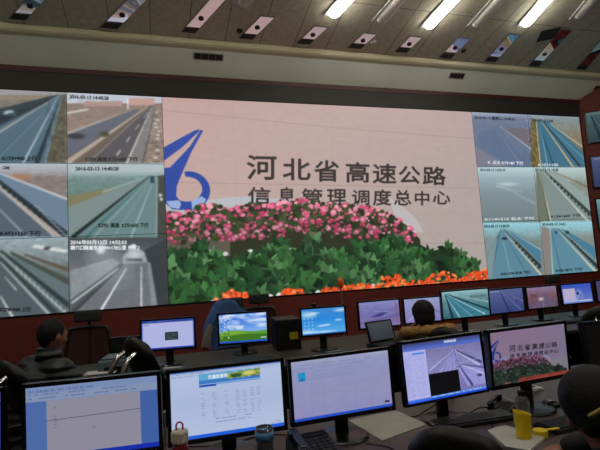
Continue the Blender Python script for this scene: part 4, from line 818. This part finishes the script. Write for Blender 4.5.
    capsule(lg, hip + Vector((-.07, 0, -.02)), hip + Vector((.07, 0, -.02)), .12)
    o = obj('body', b, MT['skin'], t); fuse(o, .0065, 3)
    o = obj('jacket', j, MT[jacket], t); fuse(o, .014, 5)
    o = obj('trousers', lg, MT['jean'], t); fuse(o, .014, 5)
    o = obj('shoes', shs, MT['shoe'], t); fuse(o, .01, 3)
    hr = B(); ball(hr, HM @ Vector((0, -.014, .016)), .1, (.83, .98, 1.04), 24, HM.to_3x3().to_4x4())
    if hair == 'short':
        for v in list(hr.verts):
            l_ = HM.inverted() @ v.co
            if (l_.y > .055 and l_.z < .045) or l_.z < -.05 + max(0, l_.y) * .9: v.co = HM @ (l_ * .85 + Vector((0, -.004, .004)))
        ball(hr, HM @ Vector((0, -.05, -.03)), .06, (1.1, .6, .9), 16, HM.to_3x3().to_4x4())
    else:
        ball(hr, HM @ Vector((0, -.024, .014)), .112, (.94, 1.02, 1.0), 24, HM.to_3x3().to_4x4()); ball(hr, HM @ Vector((0, -.05, -.045)), .092, (1.02, .85, .95), 20, HM.to_3x3().to_4x4())
        for s_ in (-1, 1): capsule(hr, HM @ Vector((s_ * .07, -.015, .04)), HM @ Vector((s_ * .07, -.015, -.07)), .037, .028)
    o = obj('hair', hr, MT['hair'], t); fuse(o, .007, 3)
    for s_ in (-1, 1):
        e = B(); ball(e, HM @ Vector((s_ * .032, .078, .002)), .0115, (1, 1, 1), 12); oo = obj('eye', e, MT['pupil'], t, smooth=True)
    if collar == 'fur':
        f_ = B(); pts = [tw @ Vector((math.cos(a) * .215, math.sin(a) * .15 - .06, -.02 * math.sin(a) - .01)) + nk for a in [2 * math.pi * k / 24 for k in range(25)]]
        for k, p_ in enumerate(pts[:-1]):
            ball(f_, p_, .052 + .01 * math.sin(k * 2.3), (1, 1, .85), 10)
            for q_ in range(5): d_ = Vector((random.gauss(0, 1), random.gauss(0, 1), random.gauss(0, 1))).normalized(); cyl(f_, p_ + d_ * .03, p_ + d_ * .078, .014, .002, 6)
        for s_ in (-1,):  # furry shoulder side
            pass
        o = obj('fur_collar', f_, MT['fur'], t); fuse(o, .009, 2)
    if collar == 'high':
        f_ = B(); lathe(f_, [(.075, 0), (.088, .0), (.08, .085), (.068, .085)], 24, nk + Vector((0, 0, -.02))); obj('collar', f_, MT[jacket], t, smooth=True)
    if collar == 'clip':
        f_ = B(); ball(f_, HM @ Vector((-.075, -.118, -.055)), .03, (1.4, .6, 1), 12); tube(f_, [HM @ Vector((-.115, -.07, -.04)), HM @ Vector((-.085, -.135, -.03)), HM @ Vector((-.02, -.16, -.04))], .008, 6, 5); obj('hair_clip', f_, MT['gold'], t, smooth=True)
    return t
person('man with short black hair in a dark padded jacket seated facing right at the left', -.86, 3.66, R(-50), R(14), [(-.20, .46, .86), (.20, .48, .84)], R(2), R(-10), 'quilt', 'short', 1.0, bulk=1.22, collar='high')
person('person in brown jacket with fur collar seated with back turned at the back desk', 2.24, 3.55, R(-10), R(16), [(-.10, .30, 1.10), (.22, .42, .88)], R(4), R(-12), 'browncloth', 'round', .93, side=-.05, collar='fur')
person('person with black hair and gold clip in black jacket leaning on desk, bottom right corner', 1.42, .86, R(2), R(45), [(-.10, .74, .80), (.20, .76, .80)], R(2), R(-30), 'blackcloth', 'round', 1., pole=(1, .1, .35), collar='clip')

# ================================================================== THINGS ON THE DESKS
def one(name, bm, m, lab, cat, loc=(0, 0, 0), rz=0, smooth=False, group=None): return tag(obj(name, bm, m, None, loc, (0, 0, rz), smooth), lab, cat, group)
def sheet(px, z, lab, cat='paper', name='paper_sheet', m=None, th_=.003):
    P = [atZ(a, b_, z) for a, b_ in px]; c0 = sum(P, Vector()) / len(P); bm = B(); n = 6; g = {}
    for i in range(n + 1):
        for j in range(n + 1):
            u, v = i / n, j / n; p_ = (P[0] * (1 - u) + P[1] * u) * (1 - v) + (P[3] * (1 - u) + P[2] * u) * v - c0; p_.z = .001 + .004 * math.sin(u * 3.1) * (1 - v)
            g[i, j] = (bm.verts.new(p_), bm.verts.new(p_ + Vector((0, 0, th_))))
    for i in range(n):
        for j in range(n):
            for l_ in (0, 1): bm.faces.new((g[i, j][l_], g[i + 1, j][l_], g[i + 1, j + 1][l_], g[i, j + 1][l_]))
    for i in range(n):
        for a, b_ in (((i, 0), (i + 1, 0)), ((i, n), (i + 1, n)), ((0, i), (0, i + 1)), ((n, i), (n, i + 1))): bm.faces.new((g[a][0], g[b_][0], g[b_][1], g[a][1]))
    return one(name, bm, m or MT['paper'], lab, cat, c0)
sheet([(349, 421), (397, 411.5), (427, 425), (382, 441)], FRONTDZ, 'large open sheet of white paper between lilac table monitor and road monitor')
sheet([(488, 433), (506, 428), (545, 440), (520, 462)], FRONTDZ, 'stack of white papers under the yellow cup', 'papers', 'paper_stack', th_=.012)
sheet([(163, 368), (184, 367), (186, 369.5), (165, 371.5)], BACKDZ, 'narrow white paper at the back desk edge above the website monitor')
sheet([(325, 352.5), (348, 350), (349, 352.5), (326, 355.5)], BACKDZ, 'narrow white paper on back desk above the lilac table monitor')
sheet([(280, 347.5), (286, 347), (288, 349), (281, 349.5)], BACKDZ, 'scrap of white paper beside the computer case')
def keyboard(lab, x, y, z, rz, w_=.44, group=None):
    t = thing('keyboard', lab, 'keyboard', (x, y, z), rz, group); bm = B(); box(bm, -w_ / 2, w_ / 2, -.07, .07, 0, .02, .005); obj('body', bm, MT['plastic'], t)
    bm = B()
    for i in range(16):
        for j in range(5): box(bm, -w_ / 2 + .012 + i * (w_ - .024) / 16, -w_ / 2 + .012 + (i + .85) * (w_ - .024) / 16, -.06 + j * .024, -.06 + j * .024 + .02, .02, .027)
    obj('keys', bm, MT['key'], t)
def mouse(lab, x, y, z, rz, m=None, led=False):
    t = thing('computer_mouse', lab, 'mouse', (x, y, z), rz); bm = B(); ball(bm, (0, 0, .004), .03, (1, 1.75, 1.0), 18)
    for v in bm.verts: v.co.z = max(v.co.z, 0)
    obj('body', bm, m or MT['gloss'], t, smooth=True); bm = B(); cyl(bm, (-.004, .03, .027), (.004, .03, .027), .008, seg=12); obj('wheel', bm, MT['alu'], t)
P = atZ(468, 417, FRONTDZ + .01); keyboard('black keyboard before the road camera monitor', P.x, P.y - .05, FRONTDZ, R(-4))
P = atZ(562, 405, FRONTDZ + .01); keyboard('black keyboard before the pink picture monitor', 1.97, 1.93, FRONTDZ, R(3), .40)
for x_, y_, lab in ((.12, 4.12, 'before the white window monitor'), (.80, 4.2, 'before the green field monitor'), (1.52, 4.02, 'before the bright blue sky monitor'), (3.3, 4.15, 'before the teal motorway monitor'), (3.86, 4.18, 'before the dark blue road monitor'), (4.45, 4.25, 'before the dusky purple monitor')): keyboard('small black keyboard ' + lab, x_, y_, BACKDZ, R(random.uniform(-8, 8)), .38)
P = atZ(551, 406, FRONTDZ); mouse('black mouse with shiny wheel beside the clear bottle', P.x, P.y, FRONTDZ, R(30))
P = atZ(222, 353, BACKDZ); mouse('small black mouse on back desk by the green field monitor', .50, 4.12, BACKDZ, R(10))
mouse('small black mouse on back desk by the blue sky monitor', 1.86, 4.0, BACKDZ, R(-10)); 
# telephones
def phone(lab, x, y, z, rz, s_=1.):
    t = thing('desk_telephone', lab, 'telephone', (x, y, z), rz); t.scale = (s_,) * 3
    bm = B(); vv = [(-.11, -.1, 0), (.11, -.1, 0), (.11, .1, 0), (-.11, .1, 0), (-.11, -.1, .025), (.11, -.1, .025), (.11, .1, .075), (-.11, .1, .075)]; V = [bm.verts.new(v) for v in vv]
    for f_ in ((0, 3, 2, 1), (4, 5, 6, 7), (0, 1, 5, 4), (1, 2, 6, 5), (2, 3, 7, 6), (3, 0, 4, 7)): bm.faces.new([V[i] for i in f_])
    bmesh.ops.bevel(bm, geom=bm.edges[:], offset=.008, segments=2, affect='EDGES'); pb = obj('body', bm, MT['plastic'], t)
    sl = math.atan2(.05, .2); Mx = Matrix.Translation((0, 0, .05)) @ Matrix.Rotation(sl, 4, 'X')
    bm = B()
    for i in range(4):
        for k in range(5): box(bm, -.02 + i * .03, .0 + i * .03, -.085 + k * .026, -.068 + k * .026, 0, .006, .002, Mx)
    obj('buttons', bm, MT['greyfab'], pb)
    bm = B(); box(bm, -.02, .09, .05, .085, 0, .004, 0, Mx); obj('display', bm, MT['off'], pb)
    bm = B(); box(bm, -.098, -.055, -.03, .03, .025, .045, .01, Mx); box(bm, -.103, -.05, -.10, -.045, .0, .04, .014, Mx, 3); box(bm, -.103, -.05, .045, .10, .0, .04, .014, Mx, 3); box(bm, -.095, -.058, -.08, .08, .028, .046, .008, Mx); hs = obj('handset', bm, MT['gloss'], t)
    bm = B(); pts = [(-.11 - .02 * math.sin(k * .4) + .006 * math.cos(k * 1.9), -.09 + k * .006, .012 + .006 * math.sin(k * 1.9)) for k in range(26)]; tube(bm, pts, .0025, 6, 3); obj('cord', bm, MT['plastic'], hs, smooth=True)
P = atZ(313, 445, FRONTDZ + .04); phone('black desk telephone with buttons before the lilac table monitor', P.x, P.y, FRONTDZ, R(4), .95)
P = atZ(503, 404, FRONTDZ + .03); phone('black telephone lying behind the clear bottle on front desk', P.x, P.y, FRONTDZ, R(-70), .62)
# bottle with cream cap and red loop, blue and clear cup
top = atY(179.5, 429, 2.0)
t = thing('drink_bottle', 'drink bottle with cream cap and red loop before the website monitor', 'bottle', (top.x, 2.0, FRONTDZ)); hB = top.z - FRONTDZ
bm = B(); lathe(bm, [(.001, 0), (.032, 0), (.034, .01), (.034, hB - .075), (.027, hB - .055), (.025, hB - .048), (.001, hB - .048)], 28); obj('body', bm, MT['pinkred'], t, smooth=True)
bm = B(); lathe(bm, [(.001, hB - .05), (.032, hB - .05), (.034, hB - .045), (.034, hB - .012), (.03, hB - .004), (.001, hB - .003)], 28); cp = obj('cap', bm, MT['capw'], t)
bm = B(); tube(bm, [(-.012, 0, hB - .005), (-.012, 0, hB + .018), (0, 0, hB + .027), (.012, 0, hB + .018), (.012, 0, hB - .005)], .0035, 8, 6); obj('loop', bm, MT['red'], cp, smooth=True)
top = atY(264, 427, 2.02); hC = top.z - FRONTDZ
t = thing('plastic_cup', 'clear plastic cup with blue band before the website monitor', 'cup', (top.x, 2.02, FRONTDZ))
bm = B(); lathe(bm, [(.001, 0), (.03, 0), (.038, hC), (.036, hC), (.029, .004), (.001, .004)], 28); obj('cup_body', bm, MT['clear'], t, smooth=True)
bm = B(); lathe(bm, [(.0345, hC - .05), (.0385, hC - .05), (.0388, hC - .015), (.0372, hC - .015)], 28); obj('band', bm, MT['bluewater'], t, smooth=True)
# yellow cup with slanted rim
P = atZ(524.5, 441, FRONTDZ); hy = .112; Y0 = P.y + .005
t = thing('yellow_cup', 'tall yellow plastic cup with slanted rim on the white papers', 'cup', (P.x + .005, Y0, FRONTDZ + .016), R(10))
bm = B(); seg = 28; o_r = []
for z0, r_ in ((0, .034), (1, .038)):
    o_r.append([bm.verts.new((r_ * math.cos(2 * math.pi * k / seg), r_ * math.sin(2 * math.pi * k / seg), z0 * (hy - .010 * math.cos(2 * math.pi * k / seg + .5)))) for k in range(seg)])
o_r.append([bm.verts.new((.034 * math.cos(2 * math.pi * k / seg), .034 * math.sin(2 * math.pi * k / seg), hy - .010 * math.cos(2 * math.pi * k / seg + .5))) for k in range(seg)])
o_r.append([bm.verts.new((.027 * math.cos(2 * math.pi * k / seg), .027 * math.sin(2 * math.pi * k / seg), .005)) for k in range(seg)])
for a, b_ in zip(o_r, o_r[1:]):
    for k in range(seg): bm.faces.new((a[k], a[(k + 1) % seg], b_[(k + 1) % seg], b_[k]))
bm.faces.new(o_r[0][::-1]); bm.faces.new(o_r[-1]); obj('cup_body', bm, MT['yellow'], t, smooth=False)
bm = B(); lathe(bm, [(.034, .01), (.0355, .01), (.0357, .014), (.0345, .014)], 28); obj('ring', bm, MT['yellow'], t)
P2 = atY(521, 391, Y0 + .12); hk = P2.z - FRONTDZ
t = thing('clear_bottle', 'clear plastic bottle with black cap behind the yellow cup', 'bottle', (P2.x, Y0 + .12, FRONTDZ))
bm = B(); lathe(bm, [(.001, 0), (.032, 0), (.034, .008), (.034, hk * .55), (.032, hk * .6), (.034, hk * .65), (.03, hk * .8), (.016, hk - .022), (.014, hk - .018), (.001, hk - .018)], 28); obj('body', bm, MT['clear'], t, smooth=True)
bm = B(); lathe(bm, [(.001, hk - .02), (.018, hk - .02), (.018, hk), (.001, hk)], 20); obj('cap', bm, MT['gloss'], t)
P = atZ(540, 430, FRONTDZ + .03); t = thing('yellow_scoop', 'yellow round scoop with a long handle right of the yellow cup', 'scoop', (P.x, P.y, FRONTDZ + .001), R(-8))
bm = B(); lathe(bm, [(.022, 0), (.032, 0), (.033, .03), (.029, .03)], 28); obj('rim', bm, MT['yellow'], t); bm = B(); box(bm, .028, .10, -.008, .008, .022, .03, .003); obj('handle', bm, MT['yellow'], t)
# coiled white cable / adapter under the pink picture monitor
P = atZ(527, 389, FRONTDZ); t = thing('white_cable', 'white coiled cable with plug under the pink picture monitor', 'cable', (P.x - .05, P.y - .08, FRONTDZ))
bm = B(); pts = [(.055 * math.cos(a) + .02 * math.cos(a * .37), .04 * math.sin(a) + .01 * math.sin(a * .5), .005 + .0012 * k) for k, a in enumerate([i * .5 for i in range(34)])]; tube(bm, pts, .0038, 6, 3); obj('cord', bm, MT['white'], t, smooth=True)
bm = B(); box(bm, .05, .11, .0, .035, 0, .02, .006); obj('plug', bm, MT['white'], t)
# black cables on the front desk
def cable(lab, pts, r_=.0028, m=None):
    bm = B(); tube(bm, [(a, b_, z_ + r_) for a, b_, z_ in pts], r_, 6, 8); return one('cable', bm, m or MT['gloss'], lab, 'cable', smooth=True)
f = FRONTDZ
cable('black cable curling left of the road monitor stand', [(1.05, 2.42, f), (1.2, 2.50, f), (1.33, 2.40, f), (1.45, 2.46, f), (1.6, 2.56, f)])
cable('black cable hanging from the lilac monitor over the desk', [(.93, 2.16, f), (1.0, 2.08, f), (1.02, 1.98, f), (1.1, 1.86, f), (1.3, 1.76, f)])
cable('black cable looping right of the road monitor stand', [(1.6, 2.34, f), (1.68, 2.22, f), (1.60, 2.08, f), (1.56, 2.02, f), (1.7, 1.98, f), (1.78, 2.1, f)])
cable('black cable running from road monitor stand to the telephone', [(1.48, 2.36, f), (1.6, 2.30, f), (1.75, 2.36, f), (1.86, 2.28, f), (1.92, 2.2, f)])
cable('black cable beside the plastic cup', [(.46, 2.2, f), (.52, 2.1, f), (.56, 1.98, f), (.6, 1.8, f)])
cable('black cable behind the website monitor stand', [(.1, 2.52, f), (.3, 2.46, f), (.5, 2.5, f), (.66, 2.42, f)])
# laptop on the back desk
lp = Vector((1.829, 3.739 + .28, 1.039)); k_ = (lp.y / 3.739); lp = Vector((1.829 * k_, lp.y, CAMZ - .561 * k_))
t = thing('laptop', 'open black laptop with grey screen in front of violet monitor', 'laptop', (lp.x, lp.y, BACKDZ), .25)
hl = lp.z - BACKDZ; Mx = Matrix.Translation((0, 0, hl)) @ Matrix.Rotation(-.30, 4, 'X'); bm = B(); box(bm, -.16, .16, 0, .014, -.105, .095, .006, Mx); obj('lid', bm, MT['gloss'], t)
sl_ = new_scr(60, 40, (62, 68, 74)); sl_.grad(0, 0, 1, 1, [(0, (76, 82, 88)), (1, (54, 60, 66))]); word_lines(sl_, .1, .8, .2, .8, 6, (90, 98, 104), 3, .6, .04); o = picture('screen', sl_.a, .28, .165, MT['screen2'], t, (0, -.002, -.003), .7); o.data.transform(Mx)
bm = B(); box(bm, -.16, .16, -.20, .04, hl - .12, hl - .10, .005); obj('keyboard_deck', bm, MT['plastic'], t)
bm = B(); box(bm, -.15, .15, -.16, .04, 0, hl - .121, .008); obj('riser', bm, MT['deskside'], t)
# black computer case with yellow sticker between two monitors
a = atY(276, 322, 4.62); b_ = atY(300, 322, 4.62)
t = thing('computer_case', 'black computer case with yellow sticker between field and blue sky monitors', 'computer', ((a.x + b_.x) / 2, 4.70, BACKDZ), R(-6)); w_ = (b_.x - a.x) / 2
bm = B(); box(bm, -w_, w_, -.12, .26, 0, .30, .008); obj('case', bm, MT['plastic'], t); bm = B(); box(bm, .01, w_ - .03, -.124, -.1201, .10, .17); obj('sticker', bm, MT['sticker'], t); bm = B()
for k in range(6): box(bm, -w_ + .02, -w_ + .07, -.124, -.12, .05 + k * .03, .065 + k * .03)
obj('grille', bm, MT['key'], t)
# printer, dark screen at left end
a = atY(118, 352, 4.25)
t = thing('printer', 'blue grey printer between the seated man and the empty chair', 'printer', (a.x, 4.30, BACKDZ), R(-8))
bm = B(); box(bm, -.13, .15, -.16, .16, 0, .15, .015); obj('body', bm, MT['printer'], t); bm = B(); box(bm, -.11, .12, -.14, .10, .15, .165, .006); obj('lid', bm, MT['printer'], t); bm = B(); box(bm, -.22, .02, -.24, -.1, .06, .068, .002); obj('paper_tray', bm, MT['white'], t); bm = B(); box(bm, -.08, .1, -.166, -.158, .03, .10, .003); obj('front_slot', bm, MT['gloss'], t)
a = atY(125, 342, 4.75)
t = thing('computer_monitor', 'low dark switched off screen behind the printer', 'monitor', (a.x, 4.75, BACKDZ), R(-10)); hm = a.z - BACKDZ
bm = B(); box(bm, -.14, .14, 0, .03, hm - .1, hm + .05, .005); obj('bezel', bm, MT['gloss'], t); bm = B(); box(bm, -.125, .125, -.002, .001, hm - .085, hm + .038); obj('screen', bm, MT['off'], t); bm = B(); box(bm, -.02, .02, .03, .05, .01, hm, .003); box(bm, -.08, .08, -.02, .1, 0, .012, .004); obj('stand', bm, MT['plastic'], t)
# orange headed pole standing behind the desk
a = atY(340.5, 283, 5.25)
t = thing('microphone_stand', 'thin pale pole with orange tip behind the blue sky monitor', 'microphone stand', (a.x, 5.25, 0))
bm = B(); cyl(bm, (0, 0, .02), (0, 0, a.z - .03), .009, seg=10); obj('pole', bm, MT['alu'], t); bm = B(); lathe(bm, [(.001, 0), (.12, 0), (.12, .012), (.02, .022), (.001, .022)], 24); obj('base', bm, MT['plastic'], t)
bm = B(); ball(bm, (0, 0, a.z), .045, (.9, .9, 1.4), 14); obj('orange_tip', bm, MT['orange'], t, smooth=True); bm = B(); cyl(bm, (0, 0, a.z - .06), (0, 0, a.z - .035), .02, seg=12); obj('collar', bm, MT['gloss'], t)

w = bpy.data.worlds.new('world'); SC.world = w; w.use_nodes = True; w.node_tree.nodes['Background'].inputs[0].default_value = (.02, .02, .022, 1)
